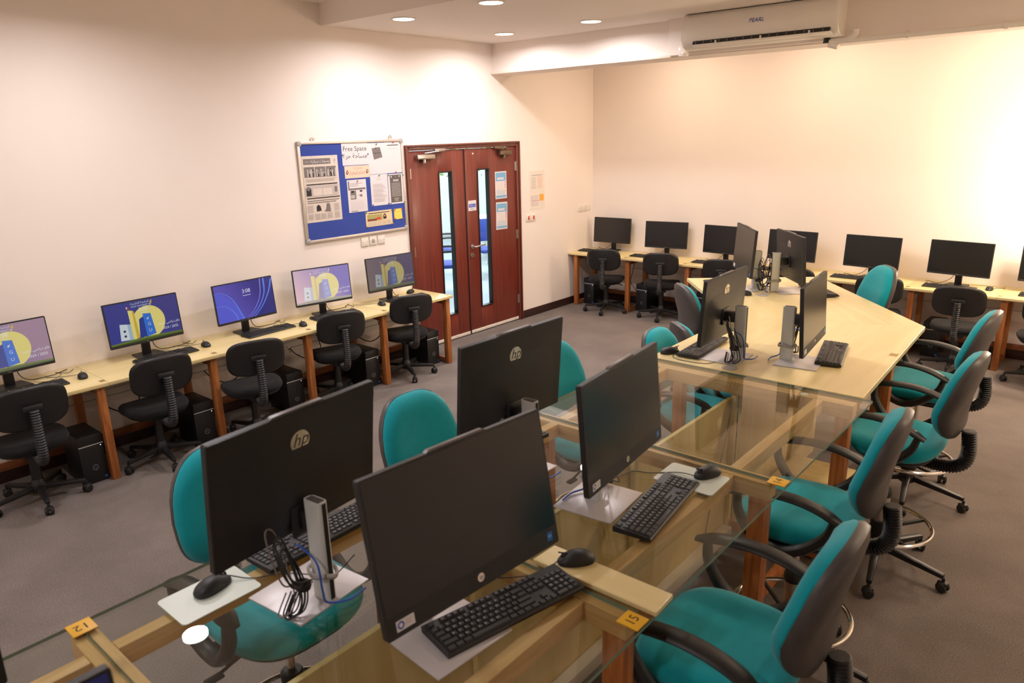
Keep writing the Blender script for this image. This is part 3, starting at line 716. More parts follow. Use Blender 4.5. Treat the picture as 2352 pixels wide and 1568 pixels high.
for k in range(3): ob('louvre_clip', bx((-0.32 + k * 0.38, -0.208, 0.038), (0.014, 0.014, 0.02), bev=0.003), M['white'], t)
f = Flat(); f.text('PEARL', 0, 0, 0.045, M['inkblue'], 0.2)
f.build('lettering', lambda u, v, h: (u + 0.02, -0.2135 - h + max(0, (v)) * 0.1, 0.165 + v), t)
t = thing('drain_pipe', 'white drain pipe running right along the ceiling beam', 'pipe', (3.6, -2.03, BZ + 0.01))
b = bmesh.new(); tube(b, cr([(0.20, -0.06, 0.06), (0.19, -0.05, 0.015), (0.12, -0.02, -0.01), (0.0, -0.02, -0.015)]), 0.022, 10); ob('elbow', b, M['acwhite'], t)
b = bmesh.new(); tube(b, [(0.0, -0.02, -0.015), (RX - 3.62, -0.02, -0.005)], 0.019, 10); ob('straight_run', b, M['acwhite'], t)
b = bmesh.new(); cyl(b, (-0.02, -0.02, -0.02), (-0.02, -0.02, 0.04), 0.03, 0.02, 12); ob('insulation', b, M['black2'], t)
b = bmesh.new(); cyl(b, (0.0, -0.02, -0.03), (0.07, -0.03, -0.055), 0.024, 0.02, 12); ob('trap_end', b, M['acwhite'], t)
for x in (0.55, 1.15, 1.75): b = bmesh.new(); cyl(b, (x - 0.012, -0.02, -0.012), (x + 0.012, -0.02, -0.012), 0.026, seg=12); ob('pipe_clip', b, M['acwhite'], t)
t = thing('cable_duct_end', 'short white duct stub left of the air conditioner', 'duct', (2.30, -2.02, BZ))
ob('duct', bx((0.06, -0.03, 0.03), (0.07, 0.06, 0.075), bev=0.004), M['acwhite'], t)
b = bmesh.new(); cyl(b, (0.06, -0.06, 0.02), (0.09, -0.075, 0.015), 0.012); ob('stub', b, M['acwhite'], t)
# ------------------------------------------------------------------ desks along the walls
DZ = 0.695
LS = [-3.30, -4.105, -4.91, -5.74, -6.53, -7.34]
LNAME = ['nearest the door', 'fourth from the left', 'third from the left', 'second from the left', 'at the left edge of the photo']
for k in range(5):
    y1, y0 = LS[k], LS[k + 1]
    t = thing('computer_desk', 'birch desk unit along the left wall, %s' % LNAME[k], 'desk', (0, y1, 0), group='birch desks along the left wall')
    ob('table_top', b2(0.004, 0.60, y0 - y1 + 0.0008, -0.0008, DZ - 0.025, DZ, 0.002), M['birch_y'], t)
    yl = -0.05
    lg = ob('leg', b2(0.522, 0.578, yl - 0.025, yl + 0.025, 0, DZ - 0.0255, 0.002), M['leg'], t)
    ob('leg', b2(0.06, 0.112, yl - 0.025, yl + 0.025, 0, DZ - 0.0255, 0.002), M['leg'], t)
    ob('floor_rail', b2(0.113, 0.521, yl - 0.02, yl + 0.02, 0.004, 0.055, 0.002), M['rail'], t)
    ob('rear_rail', b2(0.03, 0.055, y0 - y1 + 0.002, -0.002, 0.10, 0.155, 0.002), M['rail'], t)
    ob('apron', b2(0.113, 0.521, yl - 0.016, yl + 0.016, DZ - 0.085, DZ - 0.026, 0.002), M['rail'], t)
    pl = ob('number_plate', b2(0.515, 0.555, -0.035, 0.0 - 0.002, DZ, DZ + 0.0015), M['brass'], t)
    f = Flat(); f.text(str(5 - k), 0, 0, 0.022, M['ink']); f.build('digit', lambda u, v, h: (0.535 - v, -0.0185 + u, DZ + 0.0016 + h), pl)
RSX = [0.0, 0.825, 1.64, 2.43, 3.22, 4.015, 4.775, 5.56]
RNAME = ['in the corner', 'second from the corner', 'third from the corner', 'fourth from the corner', 'fifth from the corner', 'sixth from the corner', 'at the right edge of the photo']
for k in range(7):
    x0, x1 = RSX[k], RSX[k + 1]
    t = thing('computer_desk', 'birch desk unit along the back wall, %s' % RNAME[k], 'desk', (x0, 0, 0), group='birch desks along the back wall')
    ob('table_top', b2(0.0008 + (0.004 if k == 0 else 0), x1 - x0 - 0.0008, -0.565, -0.004, DZ - 0.025, DZ, 0.002), M['birch_x'], t)
    xl = 0.062 if k else 0.10
    ob('leg', b2(xl - 0.025, xl + 0.025, -0.535, -0.479, 0, DZ - 0.0255, 0.002), M['leg'], t)
    ob('leg', b2(xl - 0.025, xl + 0.025, -0.112, -0.06, 0, DZ - 0.0255, 0.002), M['leg'], t)
    ob('floor_rail', b2(xl - 0.02, xl + 0.02, -0.478, -0.113, 0.004, 0.055, 0.002), M['rail'], t)
    ob('rear_rail', b2(0.002, x1 - x0 - 0.002, -0.055, -0.03, 0.10, 0.155, 0.002), M['rail'], t)
    ob('apron', b2(xl - 0.016, xl + 0.016, -0.478, -0.113, DZ - 0.085, DZ - 0.026, 0.002), M['rail'], t)
    if k:
        pl = ob('number_plate', b2(-0.0 + 0.002, 0.037, -0.52, -0.485, DZ, DZ + 0.0015), M['brass'], t)
        f = Flat(); f.text(str(5 + k), 0, 0, 0.022, M['ink']); f.build('digit', lambda u, v, h: (0.0195 + u, -0.5025 + v, DZ + 0.0016 + h), pl)
# cable trunking with sockets under the left desks
t = thing('cable_trunking', 'white cable trunking on the left wall under the desks', 'trunking', (0, -5.3, 0.42))
ob('trunk', b2(0.001, 0.028, -2.0, 1.95, -0.05, 0.05, 0.004), M['white'], t)
ob('lid_groove', b2(0.028, 0.0295, -2.0, 1.95, -0.004, 0.004), M['capgrey'], t)
for k, y in enumerate((-1.55, -0.75, 0.05, 0.42, 1.25)):
    s = ob('socket_plate', bx((0.033, y, 0), (0.01, 0.145, 0.086), bev=0.003), M['white'], t)
    for j in (-1, 1):
        b = bmesh.new()
        for q in ((0, 0.014), (-0.011, -0.008), (0.011, -0.008)): box(b, (0.0385, y + j * 0.036 + q[0], q[1]), (0.002, 0.006, 0.009))
        ob('socket_holes', b, M['black2'], s)
t = thing('cable_trunking', 'white cable trunking on the back wall under the desks', 'trunking', (2.8, 0, 0.42))
ob('trunk', b2(-2.6, 2.8, -0.029, -0.001, -0.05, 0.05, 0.004), M['white'], t)

# ------------------------------------------------------------------ screens
BGm = {}
def campus(f, W, H, pal):
    """the displayed campus picture; u right, v up, centred"""
    P_ = lambda u, v: ((u - 0.5) * W, (v - 0.5) * H)
    def q(pts, c): f.poly([P_(*p) for p in pts], c)
    f.circ(*P_(0.56, 0.44), H * 0.40, pal['disc'], 40)
    q([(0.14, 0.10), (0.30, 0.08), (0.30, 0.46), (0.16, 0.50)], pal['pale']); q([(0.26, 0.08), (0.31, 0.08), (0.31, 0.46), (0.26, 0.47)], pal['paled'])
    for a, b in ((0.34, 0.3), (0.22, 0.2)): q([(0.195, a - 0.05), (0.225, a - 0.05), (0.225, a), (0.195, a)], pal['ink'])
    q([(0.31, 0.08), (0.36, 0.08), (0.36, 0.78), (0.30, 0.80)], pal['disc']); q([(0.355, 0.08), (0.40, 0.10), (0.38, 0.76), (0.355, 0.78)], pal['gold'])
    q([(0.40, 0.10), (0.50, 0.08), (0.50, 0.60), (0.43, 0.54)], pal['navy']); q([(0.50, 0.08), (0.63, 0.12), (0.60, 0.64), (0.49, 0.66)], pal['blue'])
    for s, v in (('U', 0.22), ('G', 0.38)): f.text(s, *P_(0.56, v), H * 0.11, pal['pale'])
    q([(0.53, 0.52), (0.57, 0.56), (0.55, 0.49)], pal['pale'])
    q([(0, 0), (1, 0), (1, 0.06), (0.6, 0.085), (0.3, 0.075), (0, 0.05)], pal['grass'])
    q([(0, 0), (1, 0), (1, 0.03), (0.5, 0.05), (0, 0.02)], pal['grassd'])
    q([(0.285, 0.84), (0.33, 0.81), (0.32, 0.86), (0.29, 0.89)], pal['red']); q([(0.285, 0.84), (0.30, 0.835), (0.305, 0.88), (0.29, 0.89)], pal['pale'])
    q([(0.615, 0.91), (0.65, 0.98), (0.645, 0.90), (0.63, 0.86)], pal['gold']); q([(0.605, 0.88), (0.63, 0.86), (0.62, 0.83)], pal['pale'])
    f.text(arabic('الجامعة الخليجية'), *P_(0.48, 0.94), H * 0.07, pal['pale']); f.text('GULF UNIVERSITY', *P_(0.48, 0.865), H * 0.055, pal['pale'])
    f.text('3:08', *P_(0.51, 0.77), H * 0.125, pal['white']); f.rect(*P_(0.46, 0.685), *P_(0.57, 0.695), pal['pale'])
    f.text(arabic('عام دراسي سعيد'), *P_(0.83, 0.33), H * 0.085, pal['white']); f.text('2024 / 2025', *P_(0.84, 0.20), H * 0.085, pal['white'])
def ribbons(f, W, H, pal):
    P_ = lambda u, v: ((u - 0.5) * W, (v - 0.5) * H)
    def band(pts, wd, c):
        ps = cr([(p[0], p[1], 0) for p in pts], 8); a = []; b = []
        for i, p in enumerate(ps):
            d = ps[min(i + 1, len(ps) - 1)] - ps[max(i - 1, 0)]; d.normalize(); n = Vector((-d.y, d.x, 0)); w2 = wd * (0.4 + 0.6 * i / len(ps))
            a.append(P_(*(p + n * w2)[:2])); b.append(P_(*(p - n * w2)[:2]))
        for i in range(len(a) - 1): f.poly([a[i], b[i], b[i + 1], a[i + 1]], c, 0.0001)
        f.n += 1
    f.poly([P_(*p) for p in ((0.0, 0.0), (0.45, 0.0), (0.36, 0.3), (0.24, 0.6), (0.12, 0.78), (0, 0.82))], pal['r1'])
    f.poly([P_(*p) for p in ((0.62, 0.0), (1, 0.0), (1, 0.95), (0.9, 0.8), (0.78, 0.3))], pal['r2'])
    band([(0.0, 0.80), (0.12, 0.80), (0.26, 0.62), (0.36, 0.3), (0.42, 0.0)], 0.012, pal['r3']); band([(0.0, 0.46), (0.16, 0.42), (0.28, 0.22), (0.33, 0.0)], 0.012, pal['r3'])
    band([(0.55, 0.0), (0.72, 0.25), (0.84, 0.6), (0.86, 1.0)], 0.014, pal['r3']); band([(0.62, 0.0), (0.78, 0.25), (0.92, 0.6), (1.0, 0.95)], 0.016, pal['r3']); band([(0.50, 0.0), (0.64, 0.22), (0.76, 0.55), (0.80, 1.0)], 0.007, pal['r4'])
    f.text('3:08', *P_(0.53, 0.74), H * 0.15, pal['white']); f.rect(*P_(0.46, 0.62), *P_(0.6, 0.632), pal['white'])
def lift(c, k, to=(0.83, 0.70, 0.72)):  # mixes in a haze tint that paints the viewing-angle wash
    return tuple(c[i] * (1 - k) + to[i] * k for i in range(3)) + (1,)
def palette(name, k, st, to=(0.83, 0.70, 0.72)):
    C_ = dict(disc=srgb(238, 222, 130), pale=srgb(214, 224, 232), paled=srgb(170, 190, 208), ink=srgb(40, 44, 60), gold=srgb(216, 180, 70), navy=srgb(38, 62, 150), blue=srgb(52, 116, 216), grass=srgb(112, 128, 52), grassd=srgb(72, 92, 36), red=srgb(210, 50, 50), white=srgb(240, 240, 244))
    return {n: emission('%s_%s' % (name, n), lift(c, k * (0.5 if n in ('disc', 'white') else 1), to), st) for n, c in C_.items()}

def make_dell(label, px, py, yaw, tilt, mode, group, dz=0.105):
    nx, ny = math.cos(yaw), math.sin(yaw)
    t = thing('desktop_monitor', label, 'monitor', (px - nx * 0.045, py - ny * 0.045, DZ), yaw, group)
    W, H = 0.54, 0.325
    F_ = lambda u, v, h: (0.045 - (v) * math.sin(tilt) + h * math.cos(tilt), u, dz + v * math.cos(tilt) + h * math.sin(tilt))   # v from the lower edge
    b = bmesh.new(); prism(b, [(u, v + H / 2) for u, v in rrect(W, H, 0.006, 3)], -0.016, 0.0, F_); ob('bezel', b, M['black'], t)
    b = bmesh.new(); prism(b, [(u, v + H * 0.42) for u, v in rrect(0.34, 0.2, 0.02, 4)], -0.045, -0.016, F_); ob('rear_housing', b, M['black'], t)
    sw, sh = W - 0.014, H - 0.026
    sc_ = Flat(); sm = mode['bg'] if mode else M['screen_off']; sc_.rect(-sw / 2, -sh / 2, sw / 2, sh / 2, sm)
    so = sc_.build('screen', lambda u, v, h: F_(u, v + 0.018 + sh / 2, 0.0004 + h), t)
    if mode:
        f = Flat(); mode['fn'](f, sw, sh, mode['pal']); f.build('picture', lambda u, v, h: F_(u, v + 0.018 + sh / 2, 0.0005 + h), so)
    f = Flat(); f.text('DELL', 0, 0, 0.011, M['logogrey']); f.build('logo', lambda u, v, h: F_(u, v + 0.0085, 0.0004 + h), t)
    b = bmesh.new(); box(b, (-0.02, 0, 0.075), (0.026, 0.06, 0.15), bev=0.004); ob('stand_neck', b, M['black2'], t)
    b = bmesh.new(); box(b, (0.01, 0, dz + 0.10), (0.03, 0.08, 0.08), bev=0.004); ob('tilt_joint', b, M['black2'], t)
    b = bmesh.new(); prism(b, [(0.075, -0.11), (0.075, 0.11), (-0.08, 0.085), (-0.08, -0.085)], 0.0005, 0.009); ob('stand_base', b, M['black2'], t)
    return t
palA = palette('campus', 0.0, 0.62); palB = palette('campus_wash_pink', 0.10, 0.66); palC = palette('campus_wash_bright', 0.45, 0.8, (0.9, 0.74, 0.74)); palD = palette('campus_wash_dim', 0.28, 0.38, (0.5, 0.44, 0.44))  # pink, bright and dim sets have viewing-angle wash painted in
modeA = dict(bg=emission('campus_bg', srgb(56, 64, 148), 0.62, srgb(66, 66, 140)), fn=campus, pal=palA)
modeB = dict(bg=emission('campus_bg_wash_pink', srgb(96, 96, 176), 0.64, srgb(178, 146, 166)), fn=campus, pal=palB)  # this and the next two backgrounds hold the painted wash as well
modeC = dict(bg=emission('campus_bg_wash_bright', srgb(228, 192, 198), 0.82, srgb(142, 128, 190)), fn=campus, pal=palC)
modeD = dict(bg=emission('campus_bg_wash_dim', srgb(150, 132, 134), 0.42, srgb(92, 84, 128)), fn=campus, pal=palD)
wp = {n: emission('ribbon_' + n, c, 0.7) for n, c in dict(r1=srgb(92, 96, 214), r2=srgb(40, 44, 128), r3=srgb(96, 132, 240), r4=srgb(150, 160, 240), white=srgb(236, 238, 248)).items()}
modeW = dict(bg=emission('ribbon_bg', srgb(112, 100, 210), 0.66, srgb(48, 44, 140)), fn=ribbons, pal=wp)
GL = 'lit monitors on the left wall desks'
make_dell('lit campus wallpaper monitor cut by the left edge of the photo', 0.21, -6.97, 0.04, 0.085, modeB, GL)
make_dell('monitor with the dark blue campus picture, second from the left', 0.202, -6.075, 0.032, 0.088, modeA, GL)
make_dell('monitor with the violet ribbon lock screen', 0.211, -5.266, 0.054, 0.082, modeW, GL)
make_dell('monitor with the campus picture, pale pink angle wash painted in', 0.22, -4.522, -0.172, 0.081, modeC, GL)
make_dell('campus picture monitor nearest the double door, dim angle wash painted in', 0.262, -3.77, -0.087, 0.084, modeD, GL)
GR = 'dark monitors on the back wall desks'
RM = [(0.402, -0.146, -1.504), (1.22, -0.187, -1.395), (2.005, -0.23, -1.62), (2.792, -0.254, -1.658), (3.612, -0.264, -1.647), (4.393, -0.241, -1.678), (5.145, -0.24, -1.62)]
RL = ['dark monitor standing in the room corner', 'dark monitor second from the corner, on the back wall desk', 'dark back wall monitor partly hidden by a grey all-in-one screen', 'dark back wall monitor behind the all-in-one with a round logo', 'dark monitor fifth from the corner above the far teal chair', 'dark monitor sixth from the corner, farthest right in full view', 'dark monitor cut by the right edge of the photo']
for (x, y, a), lb in zip(RM, RL): make_dell(lb, x, y, a, 0.08, None, GR)

# ------------------------------------------------------------------ keyboards and mice
def key_layout():
    ks = []; u = 0.0190; g = 0.0006
    rows = []
    def row(x, widths, y0=0.0):
        y = y0
        for w_ in widths:
            if w_ > 0: ks.append((x, y + w_ * u / 2, w_ * u - g))
            y += abs(w_) * u
    xs = [-0.050, -0.026, -0.007, 0.012, 0.031, 0.050]
    row(xs[0], [1, -1, 1, 1, 1, 1, -0.5, 1, 1, 1, 1, -0.5, 1, 1, 1, 1]); row(xs[1], [1] * 13 + [2]); row(xs[2], [1.5] + [1] * 12 + [1.5]); row(xs[3], [1.75] + [1] * 11 + [2.25]); row(xs[4], [2.25] + [1] * 10 + [2.75]); row(xs[5], [1.25, 1.25, 1.25, 6.25, 1.25, 1.25, 1.25, 1.25])
    n0 = 15.2 * u
    row(xs[0], [1, 1, 1], n0); row(xs[1], [1, 1, 1], n0); row(xs[2], [1, 1, 1], n0); row(xs[4], [-1, 1], n0); row(xs[5], [1, 1, 1], n0)
    p0 = 18.4 * u
    row(xs[1], [1, 1, 1, 1], p0); row(xs[2], [1, 1, 1, 1], p0); row(xs[3], [1, 1, 1, 1], p0); row(xs[4], [1, 1, 1, 1], p0); row(xs[5], [2, 1, 1], p0)
    tot = 22.4 * u
    return [(x, y - tot / 2, w_) for x, y, w_ in ks], tot
KEYS, KTOT = key_layout()
_km = {}
def keymesh(w_):
    r = round(w_, 4)
    if r not in _km:
        b = bmesh.new(); d = 0.0175
        a = [b.verts.new((sx * d / 2, sy * w_ / 2, 0)) for sx, sy in ((-1, -1), (1, -1), (1, 1), (-1, 1))]
        c = [b.verts.new((sx * (d / 2 - 0.0025), sy * (w_ / 2 - 0.0025), 0.0055)) for sx, sy in ((-1, -1), (1, -1), (1, 1), (-1, 1))]
        b.faces.new(c)
        for i in range(4): b.faces.new((a[i], a[(i + 1) % 4], c[(i + 1) % 4], c[i]))
        me = bpy.data.meshes.new('key'); b.to_mesh(me); b.free(); me.materials.append(M['key']); _km[r] = me
    return _km[r]
KT = [0.0]
TILT = 0.045
def kz(x): return 0.0145 - x * TILT * 2.2 * 0.5
def kb_body(name):
    b = bmesh.new(); L_ = KTOT / 2 + 0.008
    prism(b, [(-0.064, 0.0), (0.064, 0.0), (0.066, 0.008), (0.062, 0.012), (-0.060, 0.019), (-0.066, 0.016)], -L_, L_, lambda x, z, y: (x, y, z))
    return b
KBODY = None; KLEG = None; KALL = None
def legends():
    chars = list('`1234567890-=') + list('QWERTYUIOP[]') + list("ASDFGHJKL;'") + list('ZXCVBNM,./')
    f = Flat(); u = 0.019; y0 = -KTOT / 2
    rows = [(-0.026, list('`1234567890-='), 0.5), (-0.007, list('QWERTYUIOP[]'), 2.0), (0.012, list("ASDFGHJKL;'"), 2.25), (0.031, list('ZXCVBNM,./'), 2.75)]
    for x, cs, o in rows:
        for i, c in enumerate(cs): f.n = 0; f.text(c, y0 + (o + i) * u - 0.002, -x, 0.0085, M['legend'])
    for x, cs in ((-0.007, '789'), (0.012, '456'), (0.031, '123')):
        for i, c in enumerate(cs): f.n = 0; f.text(c, y0 + (18.9 + i) * u, -x, 0.0085, M['legend'])
    for i in range(12):
        f.n = 0; f.text('F%d' % (i + 1), y0 + (2.5 + i + 0.5 * (i // 4)) * u, 0.050, 0.006, M['legend'])
    return f
def keyboard(label, x, y, z, rz, near, group):
    global KBODY, KLEG, KALL
    t = thing('keyboard', label, 'keyboard', (x, y, z), rz, group)
    if KBODY is None: KBODY = ob('case', kb_body('case'), M['black'], t).data
    else: ob('case', KBODY, None, t)
    slope = (0.012 - 0.019) / 0.122
    zf = lambda xx: 0.0158 + slope * (xx + 0.0)
    if near:
        for kx, ky, kw in KEYS:
            k = ob('key', keymesh(kw), None, t, (kx, ky, zf(kx) - 0.001))
        if KLEG is None: o = legends().build('key_legends', lambda u, v, h: (-v, u, zf(-v) + 0.0046 + h), t); KLEG = o.data
        else: ob('key_legends', KLEG, None, t)
    else:
        if KALL is None:
            b = bmesh.new()
            for kx, ky, kw in KEYS:
                for sgn in (0,): box(b, (kx, ky, zf(kx) + 0.0015), (0.0165, kw - 0.002, 0.005))
            o = ob('keys', b, M['key'], t); KALL = o.data
        else: o = ob('keys', KALL, None, t)
        o['kind'] = 'stuff'
    return t
MOUSE = None
def mouse(label, x, y, z, rz, group, cable=None):
    """front of the mouse along -X; cable: list of points in world xy ending at its tail, lying on z"""
    global MOUSE
    t = thing('computer_mouse', label, 'mouse', (x, y, z), rz, group)
    if MOUSE is None:
        b = bmesh.new()
        def om(a):
            u, v = sell(0.057, 0.031, 2.4)(a); return (u, v * (1 - 0.10 * (-u / 0.057)))
        prof = [(0, 0.037), (0.3, 0.0365), (0.55, 0.034), (0.75, 0.029), (0.9, 0.022), (0.98, 0.014), (1.0, 0.008), (0.96, 0.001), (0, 0.001)]
        pad(b, om, prof, lambda u, v, w_: (u, v, w_ * (1 - 0.30 * max(0, -u / 0.057) ** 1.5 - 0.12 * max(0, u / 0.057) ** 2)), 28)
        s = ob('shell', b, M['black'], t)
        b = bmesh.new(); tube(b, [(-0.034 + 0.010 * math.cos(a * PI / 8), 0, 0.0235 + 0.010 * math.sin(a * PI / 8)) for a in range(16)], 0.0035, 6, closed=True); wl = ob('scroll_wheel', b, M['key'], t)
        b = bmesh.new(); box(b, (-0.03, 0, 0.0325), (0.05, 0.0012, 0.004), ry=0.28); sm = ob('button_gap', b, M['black2'], t)
        MOUSE = (s.data, wl.data, sm.data)
    else:
        ob('shell', MOUSE[0], None, t); ob('scroll_wheel', MOUSE[1], None, t); ob('button_gap', MOUSE[2], None, t)
    if cable:
        c, s_ = math.cos(-rz), math.sin(-rz)
        P_ = [(-0.054, 0, 0.012)]
        for q in cable:
            dx, dy = q[0] - x, q[1] - y; P_.append((dx * c - dy * s_, dx * s_ + dy * c, (q[2] if len(q) > 2 else 0.003)))
        b = bmesh.new(); tube(b, cr(P_, 6), 0.0017, 6); ob('mouse_cable', b, M['cable'], t)
    return t
def tower(label, x, y, rz, group):
    """front towards local +X; origin at the front lower centre"""
    t = thing('computer_tower', label, 'computer', (x, y, 0), rz, group)
    ob('case', b2(-0.29, -0.006, -0.077, 0.077, 0.0, 0.345, 0.004), M['black2'], t)
    ob('front_bezel', b2(-0.005, 0.0, -0.077, 0.077, 0.0, 0.27, 0.003), M['black'], t); ob('drive_bay', b2(-0.005, 0.004, -0.077, 0.077, 0.277, 0.345, 0.003), M['black'], t)
    ob('silver_strip', b2(-0.005, 0.002, -0.076, 0.076, 0.2705, 0.2765), M['alu'], t)
    for k in range(8): ob('vent_line', b2(0.0, 0.0008, -0.066 + k * 0.012, -0.063 + k * 0.012, 0.03, 0.245), M['black2'], t)
    b = bmesh.new(); tube(b, [(0.001, 0.018 * math.cos(a * PI / 12) + 0.005, 0.11 + 0.018 * math.sin(a * PI / 12)) for a in range(24)], 0.0016, 6, closed=True); lg = ob('round_logo', b, M['logogrey'], t)
    f = Flat(); f.text('DELL', 0, 0, 0.012, M['logogrey']); f.build('lettering', lambda u, v, h: (0.0012 + h, u + 0.005, v + 0.11), lg)
    b = bmesh.new(); cyl(b, (0.0, 0.06, 0.258), (0.002, 0.06, 0.258), 0.003, seg=8); ob('power_light', b, M['led'], t)
    ob('blue_sticker', b2(0.0, 0.0008, 0.052, 0.07, 0.02, 0.036), M['stickerblue'], t)
    return t
LORD = ['at the left edge of the photo', 'second from the left', 'third from the left', 'fourth from the left', 'nearest the door']
LK = [(0.37, -6.93, 0.05), (0.335, -6.02, 0.06), (0.325, -5.165, 0.06), (0.325, -4.50, -0.1), (0.355, -3.665, -0.05)]
for (x, y, a), n in zip(LK, LORD): keyboard('black keyboard on the left wall desk, %s' % n, x, y, DZ, a, False, 'keyboards on the left wall desk')
LM = [(0.345, -6.60, 2.9), (0.30, -5.70, 3.0), (0.385, -4.88, 2.8), (0.34, -3.985, 2.9), (0.16, -3.46, 1.9)]
for (x, y, a), n in zip(LM, LORD): mouse('black mouse on the left wall desk, %s' % n, x, y, DZ, a + PI if False else a - PI + 0.0, 'mice on the left wall desk', [(x - 0.10, y - 0.03), (x - 0.14, y - 0.10), (x - 0.2, y - 0.16)] if x > 0.25 else None)
LT = [(0.52, -6.688), (0.535, -5.90), (0.48, -5.075), (0.50, -4.27), (0.47, -3.478)]
for (x, y), n in zip(LT, LORD): tower('black tower computer under the left wall desk, %s' % n, x, y, 0.0, 'tower computers under the left desks')
RORD = ['first from the corner', 'second from the corner', 'third from the corner', 'fourth from the corner', 'fifth from the corner', 'sixth from the corner', 'at the right edge of the photo']
RK = [(0.26, -0.33), (1.06, -0.345), (1.91, -0.345), (2.66, -0.35), (3.50, -0.36), (4.36, -0.365), (5.14, -0.365)]
for (x, y), n in zip(RK, RORD): keyboard('black keyboard on the back wall desk, %s' % n, x, y, DZ, -PI / 2 - 0.02, False, 'keyboards on the back wall desk')
mouse('black mouse on the back wall desk beneath the sixth dark monitor', 4.675, -0.27, DZ, PI / 2, 'mice on the back wall desk', [(4.70, -0.19), (4.78, -0.12), (4.62, -0.09), (4.5, -0.1)])
mouse('black mouse beside the third dark monitor on the back wall desk', 2.19, -0.14, DZ, PI / 2, 'mice on the back wall desk')
RT = [(0.215, -0.39), (1.00, -0.36), (1.83, -0.36), (4.27, -0.39), (3.45, -0.39)]
for (x, y), n in zip(RT, ['in the room corner', 'second from the corner', 'third from the corner', 'left of the sixth chair', 'behind the far teal chair']): tower('black tower computer under the back wall desk, %s' % n, x, y, -PI / 2, 'tower computers under the back desks')

# loose cables behind the wall desk monitors
def cable_thing(name, label, pts, r=0.0022, m='cable', group=None, cat='cable'):
    b = bmesh.new(); tube(b, cr(pts, 7), r, 6); return tag(ob(name, b, M[m]), label, cat, group)
for i, ((x, y, _a), n) in enumerate(zip([(0.21, -6.97, 0), (0.202, -6.075, 0), (0.211, -5.266, 0), (0.22, -4.522, 0), (0.262, -3.77, 0)], LORD)):
    z = DZ + 0.004
    cable_thing('monitor_cable', 'black cable looping from the left wall monitor %s' % n, [(x - 0.075, y + 0.05, DZ + 0.12), (x - 0.08, y + 0.07, DZ + 0.05), (x - 0.1, y + 0.13, z), (x - 0.04, y + 0.24, z + 0.012), (0.10, y + 0.30, z), (0.06, y + (0.37 if i < 4 else 0.22), z)] if i < 4 else [(x - 0.075, y + 0.05, DZ + 0.12), (x - 0.08, y + 0.07, DZ + 0.05), (x - 0.1, y + 0.13, z), (x - 0.14, y + 0.18, z)], 0.0028, group='monitor cables on the left desk')
    if i < 4: cable_thing('usb_cable', 'thin cable curled beside the left wall monitor %s' % n, [(x - 0.02, y + 0.12, z), (x + 0.04, y + 0.2, z), (x + 0.02, y + 0.28, z + 0.02), (x - 0.03, y + 0.26, z + 0.03), (x - 0.05, y + 0.34, z), (0.09, y + 0.4, z)], 0.0017, group='thin cables on the left desk')
for i, ((x, y, _a), n) in enumerate(zip(RM[:6], RORD)):
    z = DZ + 0.004
    cable_thing('monitor_cable', 'black cable looping behind the back wall monitor %s' % n, [(x - 0.02, y + 0.078, DZ + 0.12), (x - 0.07, y + 0.075, DZ + 0.05), (x - 0.16, y + 0.07, z), (x - 0.24, y + 0.09, z + 0.006), (x - 0.28, y + 0.12, z)], 0.0028, group='monitor cables on the back desk')
    if i in (0, 1): cable_thing('hanging_cable', 'black cable hanging under the back wall desk, %s' % n, [(x + 0.35, -0.1, 0.66), (x + 0.33, -0.14, 0.45), (x + 0.30, -0.13, 0.3), (x + 0.4, -0.12, 0.18), (x + 0.45, -0.1, 0.12)], 0.004, group='cables hanging under the back desk')
cable_thing('pale_cable_bundle', 'bundle of pale cables hanging behind the second corner tower', [(1.12, -0.12, 0.6), (1.10, -0.14, 0.5), (1.16, -0.15, 0.4), (1.18, -0.16, 0.3), (1.15, -0.16, 0.2), (1.18, -0.16, 0.12), (1.2, -0.16, 0.2), (1.19, -0.15, 0.32)], 0.006, 'whitecable')
for k, (y, n) in enumerate(zip((-6.3, -5.48, -4.68, -3.98), ('second', 'third', 'fourth', 'fifth'))):
    cable_thing('power_cable', 'black power cable drooping under the left desk beside the %s chair' % n, [(0.1, y + 0.05, 0.66), (0.14, y + 0.09, 0.5), (0.16, y + 0.1, 0.36), (0.12, y + 0.0, 0.3), (0.07, y - 0.1, 0.36), (0.045, y - 0.14, 0.42)], 0.005, group='power cables under the left desk')

